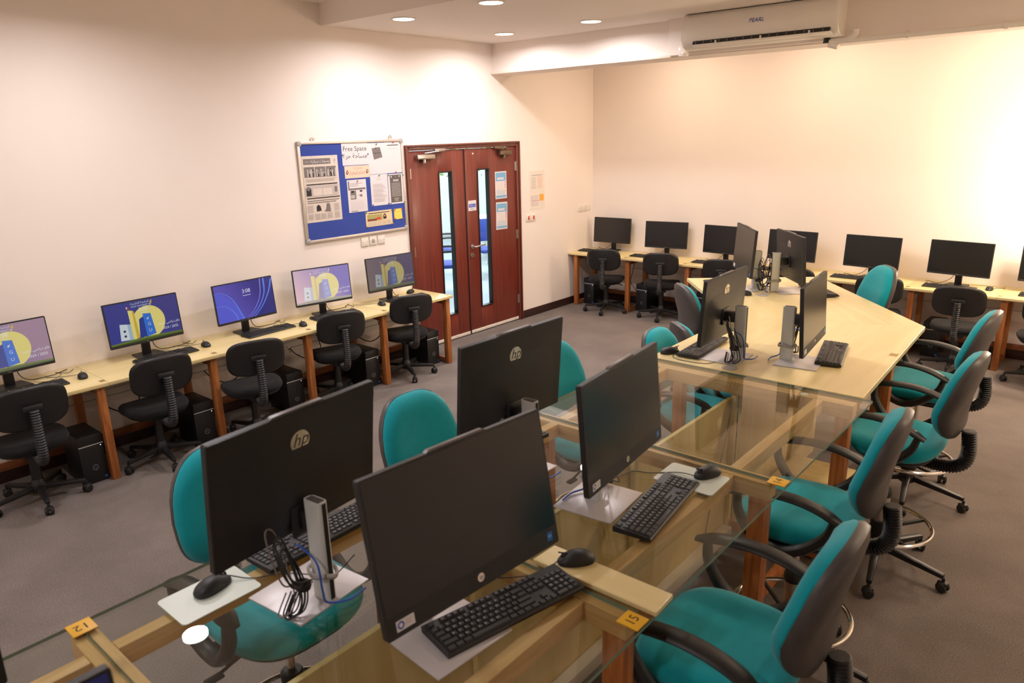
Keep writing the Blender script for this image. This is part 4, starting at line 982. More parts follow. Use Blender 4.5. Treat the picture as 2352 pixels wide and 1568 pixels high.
# ------------------------------------------------------------------ chairs
def caster(t, x, y, a):
    b = bmesh.new(); cyl(b, (0, 0, 0.045), (0, 0, 0.075), 0.008, seg=8)
    for s in (-1, 1):
        px_, py_ = -math.sin(a) * s, math.cos(a) * s
        tube(b, [(px_ * 0.006, py_ * 0.006, 0.026), (px_ * 0.019, py_ * 0.019, 0.026), (px_ * 0.024, py_ * 0.024, 0.026)], lambda q: 0.0258 if q < 0.8 else 0.019, 14)
    box(b, (0, 0, 0.042), (0.05, 0.03, 0.026), rz=a, bev=0.008)
    return b
def star_base(t, R, z_hub, caster_mesh=[None], rot=0.0):
    b = bmesh.new(); lathe(b, [(0.045, z_hub - 0.035), (0.05, z_hub), (0.04, z_hub + 0.03), (0.03, z_hub + 0.05)], 18); ob('hub', b, M['chairblack'], t)
    arm = None
    for k in range(5):
        a = rot + 2 * PI * k / 5
        if arm is None:
            b = bmesh.new(); box(b, (R * 0.53, 0, 0), (R * 0.94, 0.042, 0.03), bev=0.008)
            for v in b.verts:
                q = (v.co.x - R * 0.06) / (R * 0.94); v.co.y *= 1.1 - 0.45 * q; v.co.z = v.co.z * (1.25 - 0.45 * q) + (z_hub - 0.005) * (1 - q) + 0.082 * q
            o = ob('base_arm', b, M['chairblack'], t, rz=a); arm = o.data
        else: o = ob('base_arm', arm, None, t, rz=a)
    return
_cm = {}
def add_casters(t, R, rot):
    for k in range(5):
        a = rot + 2 * PI * k / 5; ca = a + 0.9 + k
        if 'c' not in _cm:
            o = ob('caster', caster(t, 0, 0, 0), M['black'], t, (R * math.cos(a), R * math.sin(a), 0), ca); _cm['c'] = o.data
        else: ob('caster', _cm['c'], None, t, (R * math.cos(a), R * math.sin(a), 0), ca)
def bellows(pts, r, n=60):
    ps = cr(pts, 20); b = bmesh.new()
    # resample
    L_ = [0]
    for p, q in zip(ps, ps[1:]): L_.append(L_[-1] + (q - p).length)
    out = []
    for i in range(n + 1):
        d = L_[-1] * i / n; j = max(k for k in range(len(L_)) if L_[k] <= d + 1e-9); j = min(j, len(ps) - 2)
        f_ = (d - L_[j]) / max(1e-9, L_[j + 1] - L_[j]); out.append(ps[j].lerp(ps[j + 1], f_))
    cnt = [0]
    def rf(t_): k = int(round(t_ * n)); return r * (1.0 if k % 2 else 0.80)
    return tube(b, out, rf, 14)
def make_teal(dz):
    t = thing('drafting_chair', '', 'chair', group='teal drafting chairs at the island table')
    S = 0.765 + dz
    # seat
    def fs(u, v, w_):
        return (u, v, S - 0.085 + w_ - 0.02 * max(0, (u - 0.10) / 0.13) ** 2 + 0.012 * max(0, (-u - 0.12) / 0.1) ** 2)
    o_ = sell(0.235, 0.245, 3.0)
    b = bmesh.new(); pad(b, o_, [(0, 0.076), (0.35, 0.078), (0.6, 0.084), (0.78, 0.085), (0.9, 0.077), (0.97, 0.06), (1.0, 0.04), (0.985, 0.022), (0.94, 0.012), (0, 0.012)], fs, 40); ob('seat_cushion', b, M['teal'], t, angle=60)
    b = bmesh.new(); pad(b, sell(0.222, 0.232, 3.0), [(0, -0.03), (0.7, -0.028), (0.93, -0.012), (1.0, 0.008), (1.0, 0.016), (0, 0.018)], fs, 36); ob('seat_shell', b, M['chairblack'], t, angle=60)
    ob('tilt_mechanism', bx((-0.02, 0, S - 0.135), (0.2, 0.12, 0.05), bev=0.012), M['chairblack'], t)
    b = bmesh.new(); tube(b, cr([(0.0, -0.05, S - 0.14), (0.03, -0.2, S - 0.14), (0.04, -0.27, S - 0.15)]), 0.006); box(b, (0.045, -0.285, S - 0.15), (0.03, 0.06, 0.012), bev=0.005); ob('height_lever', b, M['chairblack'], t)
    # backrest
    H2 = 0.20; zc = S + 0.248
    def ol(a):
        u, v = sell(0.212, H2, 3.1)(a); q = v / H2
        return (u * (1 - 0.17 * max(0, q + 0.2) ** 1.5 - 0.06 * max(0, -q) ** 2), v)
    def fb(u, v, w_):
        q = v / H2
        sx = -0.285 - 0.02 * q - 0.024 * max(0, q) ** 2 + 0.022 * math.exp(-((q + 0.35) / 0.4) ** 2) + 0.5 * u * u
        return (sx + w_, u, zc + v)
    b = bmesh.new(); pad(b, ol, [(0, 0.05), (0.4, 0.05), (0.65, 0.053), (0.82, 0.05), (0.93, 0.038), (1.0, 0.016), (1.0, 0.004), (0.95, -0.002), (0, -0.002)], fb, 40); ob('backrest_cushion', b, M['teal'], t, angle=60)
    b = bmesh.new(); pad(b, ol, [(0, 0.0), (0.9, 0.0), (1.01, 0.006), (1.02, -0.008), (0.98, -0.026), (0.86, -0.036), (0.78, -0.040), (0.6, -0.043), (0, -0.045)], fb, 40); ob('backrest_shell', b, M['shell'], t, angle=50)
    # spine in a ribbed bellows
    ob('spine_bellows', bellows([(-0.13, 0, S - 0.125), (-0.25, 0, S - 0.125), (-0.315, 0, S - 0.095), (-0.335, 0, S - 0.03), (-0.325, 0, S + 0.075)], 0.034, 62), M['chairblack'], t)
    b = bmesh.new(); cyl(b, (-0.19, -0.07, S - 0.13), (-0.19, -0.03, S - 0.13), 0.018, seg=12); ob('back_knob', b, M['chairblack'], t)
    # armrests
    for s in (-1, 1):
        y = s * 0.275
        ps = cr([(0.215, y, S + 0.110), (0.12, y, S + 0.137), (0.0, y, S + 0.145), (-0.11, y, S + 0.127), (-0.205, y, S + 0.085)], 6)
        b = bmesh.new(); tube(b, ps, lambda q: 0.033 * min(1.0, 0.55 + 4 * q, 0.6 + 4 * (1 - q)), 12, flat=0.42); a_ = ob('armrest', b, M['chairblack'], t)
        ps = cr([(0.175, y, S + 0.115), (0.165, y, S + 0.035), (0.10, y * 0.99, S - 0.055), (0.01, y * 0.97, S - 0.088), (-0.08, y * 0.99, S - 0.05), (-0.15, y, S + 0.02), (-0.175, y, S + 0.09)], 7)
        b = bmesh.new(); tube(b, ps, lambda q: 0.020 + 0.009 * math.sin(PI * q), 10, flat=0.75); box(b, (0.02, s * 0.20, S - 0.095), (0.12, 0.12, 0.018), bev=0.006); ob('arm_loop', b, M['chairblack'], a_)
    # column, foot ring, base
    R = 0.325
    b = bmesh.new(); hs = min(0.40, S - 0.2); lathe(b, [(0.034, 0.10), (0.034, hs), (0.030, hs)], 18); ob('column_sleeve', b, M['steel'], t)
    b = bmesh.new(); lathe(b, [(0.038, hs), (0.040, hs + 0.03), (0.034, hs + 0.04)], 18); ob('column_collar', b, M['chairblack'], t)
    b = bmesh.new(); lathe(b, [(0.016, hs + 0.03), (0.016, S - 0.13)], 14); ob('gas_lift', b, M['chrome'], t)
    zr = 0.245
    b = bmesh.new(); tube(b, [(0.235 * math.cos(2 * PI * k / 48), 0.235 * math.sin(2 * PI * k / 48), zr) for k in range(48)], 0.0105, 10, closed=True); fr_ = ob('foot_ring', b, M['chrome'], t)
    for k in range(4):
        a = PI / 4 + k * PI / 2; b = bmesh.new(); tube(b, [(0.035 * math.cos(a), 0.035 * math.sin(a), zr - 0.03), (0.23 * math.cos(a), 0.23 * math.sin(a), zr)], 0.010, 8); ob('ring_spoke', b, M['chairblack'], fr_)
    b = bmesh.new(); lathe(b, [(0.046, zr - 0.07), (0.046, zr + 0.02)], 16); cyl(b, (0.04, 0.02, zr - 0.03), (0.10, 0.05, zr - 0.03), 0.016, seg=10); ob('ring_clamp', b, M['chairblack'], t)
    star_base(t, R, 0.125, rot=0.5); add_casters(t, R, 0.5)
    return t
def make_black(label):
    t = thing('typing_chair', label, 'chair', group='black typing chairs at the wall desks')
    S = 0.455
    def fs(u, v, w_): return (u, v, S - 0.075 + w_ - 0.02 * max(0, (u - 0.08) / 0.12) ** 2 + 0.01 * abs(v / 0.21) ** 3)
    b = bmesh.new(); pad(b, lambda a: (lambda q: (q[0], q[1] * (1.02 - 0.06 * -q[0] / 0.2)))(sell(0.205, 0.215, 2.8)(a)), [(0, 0.066), (0.5, 0.068), (0.75, 0.072), (0.9, 0.066), (0.98, 0.048), (1.0, 0.03), (0.95, 0.012), (0, 0.006)], fs, 36); ob('seat_cushion', b, M['cloth_black'], t, angle=60)
    b = bmesh.new(); pad(b, sell(0.19, 0.2, 2.8), [(0, -0.02), (0.7, -0.018), (0.95, -0.004), (1.0, 0.012), (0, 0.014)], fs, 30); ob('seat_shell', b, M['chairblack'], t, angle=60)
    H2 = 0.132; zc = 0.705
    def fb(u, v, w_):
        q = v / H2; return (-0.265 - 0.02 * q + 0.9 * u * u + w_, u, zc + v)
    ol = sell(0.20, H2, 3.4)
    b = bmesh.new(); pad(b, ol, [(0, 0.034), (0.6, 0.035), (0.85, 0.03), (0.96, 0.018), (1.0, 0.004), (0.96, -0.002), (0, -0.002)], fb, 36); ob('backrest_cushion', b, M['cloth_black'], t, angle=60)
    b = bmesh.new(); pad(b, ol, [(0, 0), (0.95, 0), (1.03, 0.006), (1.04, -0.006), (0.98, -0.016), (0.9, -0.020), (0, -0.022)], fb, 36); ob('backrest_shell', b, M['chairblack'], t, angle=50)
    ob('back_clamp', bx((-0.305, 0, zc + 0.01), (0.03, 0.11, 0.035), bev=0.01), M['chairblack'], t)
    ob('spine_bellows', bellows([(-0.12, 0, S - 0.10), (-0.24, 0, S - 0.105), (-0.305, 0, S - 0.07), (-0.325, 0, S + 0.02), (-0.318, 0, zc - 0.0)], 0.031, 62), M['chairblack'], t)
    ob('tilt_mechanism', bx((-0.02, 0, S - 0.10), (0.2, 0.12, 0.04), bev=0.01), M['chairblack'], t)
    b = bmesh.new(); tube(b, cr([(0.02, -0.05, S - 0.1), (0.03, -0.14, S - 0.105), (0.03, -0.2, S - 0.12)]), 0.006); ob('height_lever', b, M['chairblack'], t)
    b = bmesh.new(); lathe(b, [(0.032, 0.09), (0.030, 0.24), (0.026, 0.30), (0.026, S - 0.11)], 18); ob('column_sleeve', b, M['chairblack'], t)
    star_base(t, 0.265, 0.105, rot=0.55); add_casters(t, 0.265, 0.55)
    return t
bc0 = make_black('')
BC = [(0.495, -7.02, PI - 0.06, 'black typing chair at the left wall desk, at the left edge of the photo'), (0.52, -6.235, PI - 0.05, 'black typing chair at the left wall desk, second from the left'),
      (0.69, -5.57, PI - 0.28, 'black typing chair at the left wall desk, third from the left, pulled out'), (0.50, -4.66, PI - 0.32, 'black typing chair at the left wall desk, fourth from the left'),
      (0.49, -3.86, PI - 0.36, 'black typing chair at the left wall desk, nearest the door'),
      (0.63, -0.60, PI / 2 + 0.42, 'black typing chair at the back wall desk, first from the corner'), (1.36, -0.50, PI / 2 + 0.42, 'black typing chair at the back wall desk, second from the corner'),
      (2.16, -0.52, PI / 2 + 0.3, 'black typing chair at the back wall desk, third from the corner, mostly hidden'), (3.0, -0.6, PI / 2 + 0.2, 'black typing chair peeping above the island between all-in-one screens'),
      (3.80, -0.60, PI / 2 + 0.25, 'black typing chair behind the far teal chair at the back desk'), (4.53, -0.73, PI / 2 + 0.08, 'black typing chair at the back desk below the sixth dark monitor'),
      (5.20, -0.72, PI / 2 + 0.1, 'black typing chair cut by the right edge of the photo')]
for i, (x, y, a, lb) in enumerate(BC):
    if i == 0: bc0.location = (x, y, 0); bc0.rotation_euler = (0, 0, a); bc0['label'] = lb
    else: dup(bc0, (x, y, 0), a, lb)
TC = [(0, 4.89, -6.44, PI + 0.04, 'teal drafting chair in the right foreground, nearest the viewer'), (0, 4.785, -5.495, PI + 0.10, 'teal drafting chair second from the front on the right of the glass table'),
      (0, 4.875, -4.49, PI - 0.03, 'teal drafting chair third from the front on the right, showing its whole foot ring'), (0, 4.80, -3.56, PI - 0.03, 'teal drafting chair fourth from the front on the right, before the back desk'),
      (0, 4.04, -2.64, -PI + 0.70, 'teal drafting chair beyond the slanted end of the island, facing the viewer'),
      (0, 3.64, -7.155, 0.0, 'teal drafting chair at the lower left, its seat seen through the glass'), (-0.07, 3.65, -6.28, 0.0, 'teal drafting chair on the left of the island between two all-in-one screens'),
      (-0.07, 3.65, -5.28, 0.0, 'teal drafting chair on the left of the island behind the round logo screen'),
      (-0.21, 3.72, -4.26, 0.0, 'low teal chair showing its front beside the wooden table edge'), (-0.13, 3.28, -3.03, 0.85, 'teal chair seen from behind at the inner bend of the island, standing taller'),
      (-0.28, 3.54, -3.57, 0.9, 'low teal chair seen from behind, only its top above the wooden table')]
protos = {}
for dz, x, y, a, lb in TC:
    if dz not in protos:
        src = protos[dz] = make_teal(dz); src.location = (x, y, 0); src.rotation_euler = (0, 0, a); src['label'] = lb
    else: dup(protos[dz], (x, y, 0), a, lb)
# ------------------------------------------------------------------ island: wooden bend and glass benches
TZ = 1.0
def slab(name, poly, z0, z1, m, parent): b = bmesh.new(); prism(b, poly, z0, z1); bmesh.ops.bevel(b, geom=b.edges[:], offset=0.002, segments=1, affect='EDGES'); return ob(name, b, m, parent)
PA, PB_, PC, PD, PE, PF = (3.68, -4.80), (4.80, -4.79), (4.735, -3.257), (3.67, -2.02), (2.795, -2.664), (3.665, -3.67)
def shift(ps, o, a=0.0):
    c, s = math.cos(-a), math.sin(-a); return [((x - o[0]) * c - (y - o[1]) * s, (x - o[0]) * s + (y - o[1]) * c) for x, y in ps]
o_ = (4.2, -4.2)
t = thing('island_table', 'straight wooden island table holding two all-in-one computers', 'table', (o_[0], o_[1], 0))
slab('table_top', shift([PA, PB_, PC, PF], o_), TZ - 0.028, TZ, M['birch_y'], t)
for x, y in ((4.695, -3.925), (4.50, -3.22), (3.80, -4.66), (3.98, -3.75)): ob('leg', b2(x - o_[0] - 0.03, x - o_[0] + 0.03, y - o_[1] - 0.03, y - o_[1] + 0.03, 0, TZ - 0.0285, 0.002), M['leg'], t)
ob('centre_panel', b2(-0.01, 0.01, -0.55, 0.7, 0.10, TZ - 0.03, 0.001), M['ply'], t)
ob('footrest_board', b2(0.04, 0.46, -0.16, 0.24, 0.235, 0.255, 0.002), M['ply'], t)
for x in (4.22, 4.62): ob('rail', b2(x - o_[0] - 0.02 + (0.04 if x < 4.3 else 0), x - o_[0] + 0.02 + (0.04 if x < 4.3 else 0), -0.5, 0.75 if x > 4.3 else 0.4, TZ - 0.09, TZ - 0.029, 0.002), M['beam_y'], t)
pl = ob('number_plate', b2(4.715 - o_[0], 4.755 - o_[0], -4.02 - o_[1], -3.97 - o_[1], TZ, TZ + 0.0015), M['brass'], t)
b = bmesh.new(); lathe(b, [(0.040, 0), (0.040, 0.003), (0.030, 0.004)], 24, (4.121 - o_[0], -4.735 - o_[1], TZ)); ob('cable_grommet', b, M['capgrey'], t)
ang = math.radians(41); o_ = (3.65, -2.9)
t = thing('angled_island_table', 'slanted wooden end of the island pointing to the corner', 'table', (o_[0], o_[1], 0), ang)
slab('table_top', shift([PF, PC, PD, PE], o_, ang), TZ - 0.028, TZ - 0.0002, M['birch_y'], t)
for p in ((4.30, -2.98), (3.64, -2.22), (3.0, -2.68), (3.76, -3.26)):
    x, y = shift([p], o_, ang)[0]; ob('leg', b2(x - 0.03, x + 0.03, y - 0.03, y + 0.03, 0, TZ - 0.0285, 0.002), M['leg'], t)
ob('centre_panel', b2(-0.01, 0.01, -0.5, 0.55, 0.10, TZ - 0.03, 0.001), M['ply'], t)
x, y = shift([(3.575, -2.955)], o_, ang)[0]; b = bmesh.new(); lathe(b, [(0.040, 0), (0.040, 0.003), (0.030, 0.004)], 24, (x, y, TZ)); ob('cable_grommet', b, M['capgrey'], t)

JY = [-4.87, -5.84, -6.80, -7.76, -8.72]
GN = ['farthest, touching the wooden table', 'second from the wooden table', 'third from the wooden table', 'nearest, cut by the lower edge of the photo']
TAGS = {1: ('14', 1), 2: ('15', 1), 3: ('12', -1)}
for k in range(4):
    y1, y0 = JY[k], JY[k + 1]
    t = thing('glass_table', 'glass topped pine bench of the island, %s' % GN[k], 'table', (4.255, y1, 0), group='glass topped benches of the island')
    X = lambda v: v - 4.255
    L_ = y0 - y1
    ya = 0.066 if k == 0 else -0.0008
    b = bmesh.new(); b2(X(3.668), X(4.846), L_ + 0.0008, ya, TZ - 0.010, TZ, bm=b)
    g = ob('glass_top', b, [M['glass'], M['glassedge']], t)
    for p in g.data.polygons: p.material_index = 0 if abs(p.normal.z) > 0.5 else 1
    def frame_at(yy):
        ob('cross_beam', b2(X(3.705), X(4.79), yy - 0.032, yy + 0.032, 0.925, 0.9895, 0.002), M['beam_x'], t)
        ob('leg', b2(X(4.715), X(4.78), yy - 0.03, yy + 0.03, 0, 0.9245, 0.002), M['leg'], t); ob('leg', b2(X(3.715), X(3.78), yy - 0.03, yy + 0.03, 0, 0.9245, 0.002), M['leg'], t)
    frame_at(0)
    if k == 3: frame_at(L_)
    for x in (3.825, 4.635): ob('long_rail', b2(X(x - 0.022), X(x + 0.022), L_ + 0.033, -0.033, 0.93, 0.9895, 0.002), M['beam_y'], t)
    for x in (3.89, 4.60): ob('foot_stretcher', b2(X(x - 0.018), X(x + 0.018), L_ + 0.021, -0.021, 0.155, 0.215, 0.002), M['leg'], t)
    ob('cross_stretcher', b2(X(3.781), X(4.188), -0.02, 0.02, 0.155, 0.215, 0.002), M['leg'], t); ob('cross_stretcher', b2(X(4.237), X(4.714), -0.02, 0.02, 0.155, 0.215, 0.002), M['leg'], t)
    ob('divider_panel', b2(X(4.19), X(4.21), L_ + 0.002, -0.002, 0.06, 0.90, 0.001), M['ply'], t)
    ob('divider_post', b2(X(4.211), X(4.235), -0.03, 0.0, 0.06, 0.92, 0.001), M['ply'], t)
    tr = ob('cable_trunking', b2(X(4.211), X(4.262), L_ + 0.04, -0.04, 0.13, 0.19, 0.003), M['white'], t)
    b = bmesh.new(); lathe(b, [(0.018, 0), (0.018, 0.0012)], 16, (X(4.56), 0, 0.9895)); ob('glass_pad', b, M['padwhite'], t)
    if k in TAGS:
        s, side = TAGS[k]; xc = X(4.812) if side > 0 else X(3.70); yy = {1: -0.01, 2: -0.036, 3: 0.0}[k]
        pl = ob('number_tag', b2(xc - 0.032, xc + 0.032, yy - 0.03, yy + 0.03, TZ + 0.0002, TZ + 0.004, 0.001), M['tagyellow'], t)
        f = Flat(); f.text(s, 0, 0, 0.04, M['ink']); f.build('digits', (lambda u, v, h: (xc - v, yy + u, TZ + 0.0042 + h)) if side > 0 else (lambda u, v, h: (xc + v, yy - u, TZ + 0.0042 + h)), pl)
b = bmesh.new(); prism(b, [(4.444, -6.792), (4.852, -6.786), (4.848, -6.688), (4.448, -6.692)], TZ + 0.0003, TZ + 0.016); bmesh.ops.bevel(b, geom=b.edges[:], offset=0.002, segments=1, affect='EDGES')
tag(ob('wooden_board', b, M['birch_x']), 'loose strip of pale wood on the glass under a mouse', 'board')

# ------------------------------------------------------------------ all-in-one computers
def aio(label, px, py, pz, yaw, tilt, col=-0.11, base=-0.03, lit=False, blue=True):
    t = thing('all_in_one_computer', label, 'computer', (px, py, TZ), yaw, 'all-in-one computers on the island')
    W, H = 0.54, 0.356; h0 = pz - TZ
    F_ = lambda u, v, h: (-v * math.sin(tilt) + h * math.cos(tilt), u, h0 + v * math.cos(tilt) + h * math.sin(tilt))
    b = bmesh.new(); prism(b, [(u, v + H / 2) for u, v in rrect(W, H, 0.005, 3)], -0.017, 0.0, F_); ob('bezel', b, M['black'], t)
    b = bmesh.new(); prism(b, [(u, v + H / 2) for u, v in rrect(W - 0.002, H - 0.002, 0.005, 3)], -0.0195, -0.0172, F_); ob('rear_cover', b, M['aio_back'], t)
    # thick lower housing with sloping sides
    b = bmesh.new(); lo = [(-0.235, 0.012), (0.235, 0.012), (0.225, 0.235), (0.17, 0.265), (-0.17, 0.265), (-0.225, 0.235)]; hi = [(-0.14, 0.05), (0.14, 0.05), (0.12, 0.16), (0.09, 0.18), (-0.09, 0.18), (-0.12, 0.16)]
    va = [b.verts.new(F_(u, v, -0.0195)) for u, v in lo]; vb = [b.verts.new(F_(u, v, -0.027)) for u, v in hi]
    b.faces.new(va); b.faces.new(vb[::-1])
    for i in range(6): b.faces.new((va[i], vb[i], vb[(i + 1) % 6], va[(i + 1) % 6]))
    ob('rear_housing', b, M['aio_back'], t, angle=60)
    b = bmesh.new(); prism(b, [(-0.09, H), (0.09, H), (0.08, H + 0.006), (-0.08, H + 0.006)], -0.016, -0.003, F_); ob('webcam_bar', b, M['aio_edge'], t)
    sw, sh = W - 0.012, H - 0.056
    f = Flat(); f.rect(-sw / 2, -sh / 2, sw / 2, sh / 2, M['screen_blue'] if lit else M['screen_off']); f.build('screen', lambda u, v, h: F_(u, v + 0.050 + sh / 2, 0.0003 + h), t)
    f = Flat(); f.circ(0, 0, 0.0105, M['logosilver'], 24); f.text('hp', 0.0, 0.0, 0.013, M['ink'], 0.35); f.build('front_logo', lambda u, v, h: F_(u, v + 0.025, 0.0003 + h), t)
    f = Flat(); f.rect(-0.024, -0.012, 0.024, 0.012, M['sticker']); f.circ(-0.012, 0, 0.009, M['inkblue'], 16); f.circ(-0.012, 0, 0.005, M['sticker'], 14); f.lines(0.0, -0.006, 0.02, 0.008, 3, M['ink3'], 0.4)
    f.build('rating_sticker', lambda u, v, h: F_(u - W / 2 + 0.05, v + 0.024, 0.0003 + h), t)
    if blue: f = Flat(); f.rect(-0.009, -0.011, 0.009, 0.011, M['stickerblue']); f.rect(-0.006, -0.002, 0.006, 0.003, M['inksky']); f.build('blue_sticker', lambda u, v, h: F_(u + W / 2 - 0.03, v + 0.026, 0.0003 + h), t)
    # rear badge
    B_ = lambda u, v, h: F_(-u, v, -0.0196 - h)
    b = bmesh.new(); prism(b, [(0.031 * math.cos(2 * PI * k / 32), 0.268 + 0.031 * math.sin(2 * PI * k / 32)) for k in range(32)], 0, 0.0012, B_); bd = ob('rear_badge', b, M['logosilver'], t)
    f = Flat(); f.text('hp', 0.001, 0.0, 0.052, M['ink'], 0.3); f.build('badge_letters', lambda u, v, h: B_(u, v + 0.271, 0.0013 + h), bd)
    b = bmesh.new()
    for k in range(5): prism(b, [(-0.02 + k * 0.022, 0.045), (-0.006 + k * 0.022, 0.045), (-0.006 + k * 0.022, 0.054), (-0.02 + k * 0.022, 0.054)], 0.004, 0.0052, B_)
    prism(b, [(-0.05, 0.034), (0.13, 0.034), (0.13, 0.037), (-0.05, 0.037)], 0.004, 0.005, B_); ob('port_row', b, M['black2'], t)
    # stand
    hz = 0.30
    b = bmesh.new(); prism(b, [(col + x, y) for x, y in rrect(0.066, 0.034, 0.013, 5)], 0.006, hz); ob('stand_column', b, M['alu'], t)
    ob('column_cap', bx((col, 0, hz + 0.001), (0.050, 0.022, 0.003), bev=0.001), M['aio_edge'], t)
    ob('column_groove', bx((col - 0.033, 0, hz / 2 + 0.003), (0.0015, 0.013, hz - 0.012)), M['black2'], t)
    za = 0.235; xb = F_(0, max(0.03, za - h0), -0.026)[0]
    b = bmesh.new(); box(b, ((col + 0.03 + xb) / 2, 0, za), (max(0.012, xb - col - 0.03), 0.040, 0.055), bev=0.004); ob('mount_arm', b, M['black2'], t)
    b = bmesh.new(); box(b, (xb - 0.004, 0, za), (0.010, 0.09, 0.09), bev=0.003); ob('mount_plate', b, M['black2'], t)
    ob('stand_base', bx((base, 0, 0.003), (0.22, 0.245, 0.0055), bev=0.002), M['aluplate'], t)
    b = bmesh.new(); tube(b, [(col + 0.046 * math.cos(a * PI / 10), 0.030 * math.sin(a * PI / 10), 0.085 + 0.004 * math.sin(a)) for a in range(20)], 0.005, 6, closed=True, flat=1.6); ob('cable_clip', b, M['capgrey'], t)
    return t
M['screen_blue'] = emission('lit_blue_screen', srgb(36, 42, 96), 0.35)
AIO = [('all-in-one seen from behind at the lower left, round chrome badge', 4.012, -7.285, 1.198, 3.248, 0.117, -0.085, -0.02, False),
       ('largest dark all-in-one screen in the centre foreground', 4.615, -7.184, 1.206, -0.072, 0.185, -0.245, -0.14, False),
       ('all-in-one seen from behind in the centre, badge above the front screen', 3.978, -6.352, 1.193, 3.119, 0.08, -0.105, -0.02, False),
       ('dark all-in-one screen beside the pale mouse pad on the glass', 4.491, -6.343, 1.158, 0.107, 0.08, -0.13, -0.11, False),
       ('all-in-one seen from behind on the left of the wooden table', 3.969, -4.567, 1.114, 3.166, 0.066, -0.125, -0.05, False),
       ('greenish dark all-in-one screen on the right of the wooden table', 4.444, -4.413, 1.102, 0.12, 0.064, -0.14, -0.07, False),
       ('grey all-in-one screen on the slanted table, left one of the far pair', 3.337, -2.83, 1.132, -2.485, 0.056, -0.12, -0.01, False),
       ('all-in-one seen from behind on the slanted table, right one of the far pair', 3.685, -2.689, 1.093, 0.72, 0.067, -0.13, -0.01, False),
       ('faintly blue lit all-in-one screen at the bottom left corner', 4.66, -8.235, 1.145, 0.0, 0.12, -0.13, -0.1, True),
       ('dark all-in-one corner cut by the left edge, bottom left of the photo', 3.985, -8.255, 1.15, PI, 0.08, -0.11, -0.03, False)]
for a in AIO: aio(*a)

# keyboards, mice and pads on the island
KG = 'keyboards on the island'
keyboard('black keyboard in the centre foreground before the largest screen', 4.53, -7.012, TZ + 0.0065, -0.215, True, KG)
keyboard('black keyboard beside the pale mouse pad on the glass', 4.565, -6.268, TZ + 0.0005, 0.13, True, KG)
keyboard('black keyboard lying behind the lower left all-in-one', 3.812, -7.095, TZ + 0.0005, PI + 0.03, True, KG)
keyboard('black keyboard mostly hidden behind the central badge screen', 3.83, -6.25, TZ + 0.0065, PI - 0.12, True, KG)
keyboard('black keyboard on the left of the wooden table', 3.845, -4.49, TZ + 0.0065, PI + 0.06, True, KG)
keyboard('black keyboard on the right of the wooden table', 4.475, -4.205, TZ + 0.0065, 0.21, True, KG)
keyboard('black keyboard before the left far screen on the slanted table', 3.17, -2.88, TZ + 0.0065, -2.485, False, KG)
keyboard('black keyboard before the right far screen on the slanted table', 3.86, -2.60, TZ + 0.0065, 0.72, False, KG)
MG = 'mice on the island'
for nm, lb, c, rz, sz in (('mouse_pad', 'pale mouse pad on the glass at the lower left', (3.830, -7.472), 0.0, (0.162, 0.23)), ('mouse_pad', 'pale mouse pad on the glass right of centre', (4.557, -6.015), 0.03, (0.228, 0.167))):
    b = bmesh.new(); prism(b, rrect(sz[0], sz[1], 0.014, 5), 0.0003, 0.0035); tag(ob(nm, b, M['padwhite'], loc=(c[0], c[1], TZ), rz=rz), lb, 'mouse pad', 'pale mouse pads')
mouse('black mouse on the pale pad at the lower left', 3.815, -7.455, TZ + 0.0035, PI / 2 + 0.15 + PI, MG, [(3.86, -7.36), (3.91, -7.29), (3.99, -7.24), (4.02, -7.27, 0.01), (4.06, -7.22, 0.02), (4.10, -7.17, 0.08)])
mouse('black mouse on the loose wooden strip', 4.553, -6.725, TZ + 0.016, 0.9, MG, [(4.50, -6.82, -0.008), (4.44, -6.9, -0.008), (4.36, -6.95, -0.008)])
mouse('black mouse on the pale pad right of centre', 4.592, -5.962, TZ + 0.0035, 1.2, MG, [(4.50, -6.01, 0.004), (4.42, -6.07, 0.001), (4.36, -6.1, 0.001), (4.34, -6.2, 0.004)])
mouse('black mouse on the left edge of the wooden table', 3.735, -4.675, TZ, PI + 0.9, MG, [(3.79, -4.74), (3.90, -4.765), (4.0, -4.73), (4.03, -4.62), (4.09, -4.58)])
mouse('black mouse on the slanted table below the grey screen', 3.455, -3.02, TZ, 0.3, MG)
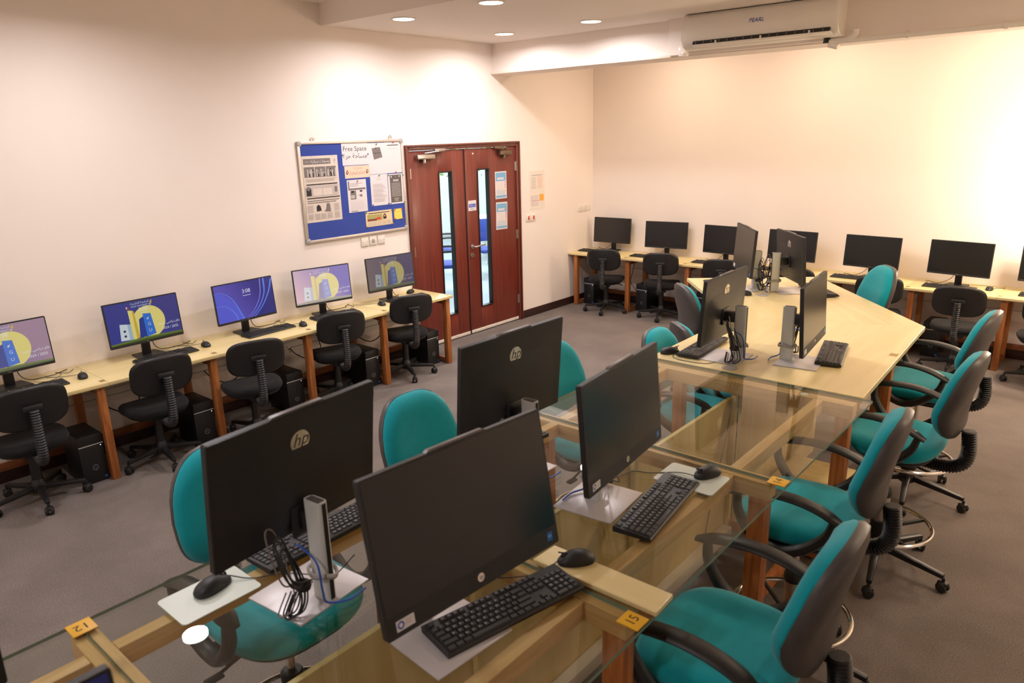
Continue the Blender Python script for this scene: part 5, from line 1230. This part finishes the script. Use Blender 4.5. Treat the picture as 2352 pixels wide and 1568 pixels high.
# cable bundles on the stands
def bundle(label, px, py, yaw, col, seed, blue=True, big=False):
    rnd = random.Random(seed); c, s = math.cos(yaw), math.sin(yaw)
    Wd = lambda x, y, z: (px + x * c - y * s, py + x * s + y * c, TZ + z)
    t = thing('cable_bundle', label, 'cables', Wd(col, 0.05, 0), yaw, 'cable bundles on the screen stands')
    sgn = 1 if rnd.random() < 2 else -1
    for k in range(5):
        h = 0.09 + 0.02 * k; r = 0.03 + 0.012 * rnd.random(); dx = rnd.uniform(-0.03, 0.02); y0 = 0.024 + 0.006 * k
        pts = [(dx, y0 - 0.03, 0.085), (dx - 0.02, y0 + r, 0.085 + r), (dx + 0.01, y0 + r * 1.3, 0.085 + h), (dx + 0.02, y0 + 0.01, 0.085 + h * 0.9), (dx, y0 - 0.01, 0.07), (dx - 0.02, y0 + 0.02, 0.03), (dx + 0.01, y0 + 0.04, 0.014), (dx + 0.02, y0, 0.06)]
        b = bmesh.new(); tube(b, cr(pts, 7), 0.0022 + 0.0008 * (k % 2), 6); ob('cable_loop', b, M['cable'] if k < 4 else M['greycable'], t)
    b = bmesh.new(); tube(b, [(0.02 * math.cos(a * PI / 8), 0.02 + 0.016 * math.sin(a * PI / 8), 0.08) for a in range(16)], 0.006, 6, closed=True, flat=1.8); ob('strap', b, M['black2'], t)
    if blue:
        b = bmesh.new(); tube(b, cr([(0.06, -0.02, 0.16), (0.03, -0.01, 0.17), (-0.03, -0.01, 0.14), (-0.042, -0.01, 0.06), (-0.045, -0.02, 0.02), (-0.075, -0.07, 0.0115), (-0.075, -0.13, 0.0115)], 7), 0.0032, 6); ob('network_cable', b, M['bluecable'], t)
    if big:
        b = bmesh.new(); tube(b, cr([(0, 0.03, 0.08), (-0.01, 0.07, 0.14), (-0.02, 0.12, 0.19), (-0.02, 0.135, 0.21), (-0.01, 0.12, 0.215), (0.0, 0.08, 0.17), (0.0, 0.035, 0.09)], 7), 0.0032, 6); ob('long_loop', b, M['cable'], t)
    return t
BN = ['lower left', 'largest foreground', 'central', 'glass table right hand', 'wooden table left hand', 'wooden table right hand', 'far left', 'far right']
for i, a in enumerate(AIO[:8]):
    if i != 1: bundle('black cables strapped to the stand of the %s all-in-one' % BN[i], a[1], a[2], a[4], a[6], i, i != 1, i in (4, 2))
cable_thing('divider_cable', 'thin grey cable trailing down the island divider under the glass', [(4.24, -4.95, 0.92), (4.235, -5.0, 0.7), (4.24, -5.1, 0.5), (4.25, -5.2, 0.3), (4.29, -5.3, 0.22)], 0.003, 'greycable')
cable_thing('divider_cable', 'short black cable hanging under the front keyboard', [(4.50, -7.06, 0.985), (4.47, -7.08, 0.93), (4.45, -7.1, 0.88), (4.46, -7.07, 0.9), (4.47, -7.04, 0.95)], 0.003, 'cable')
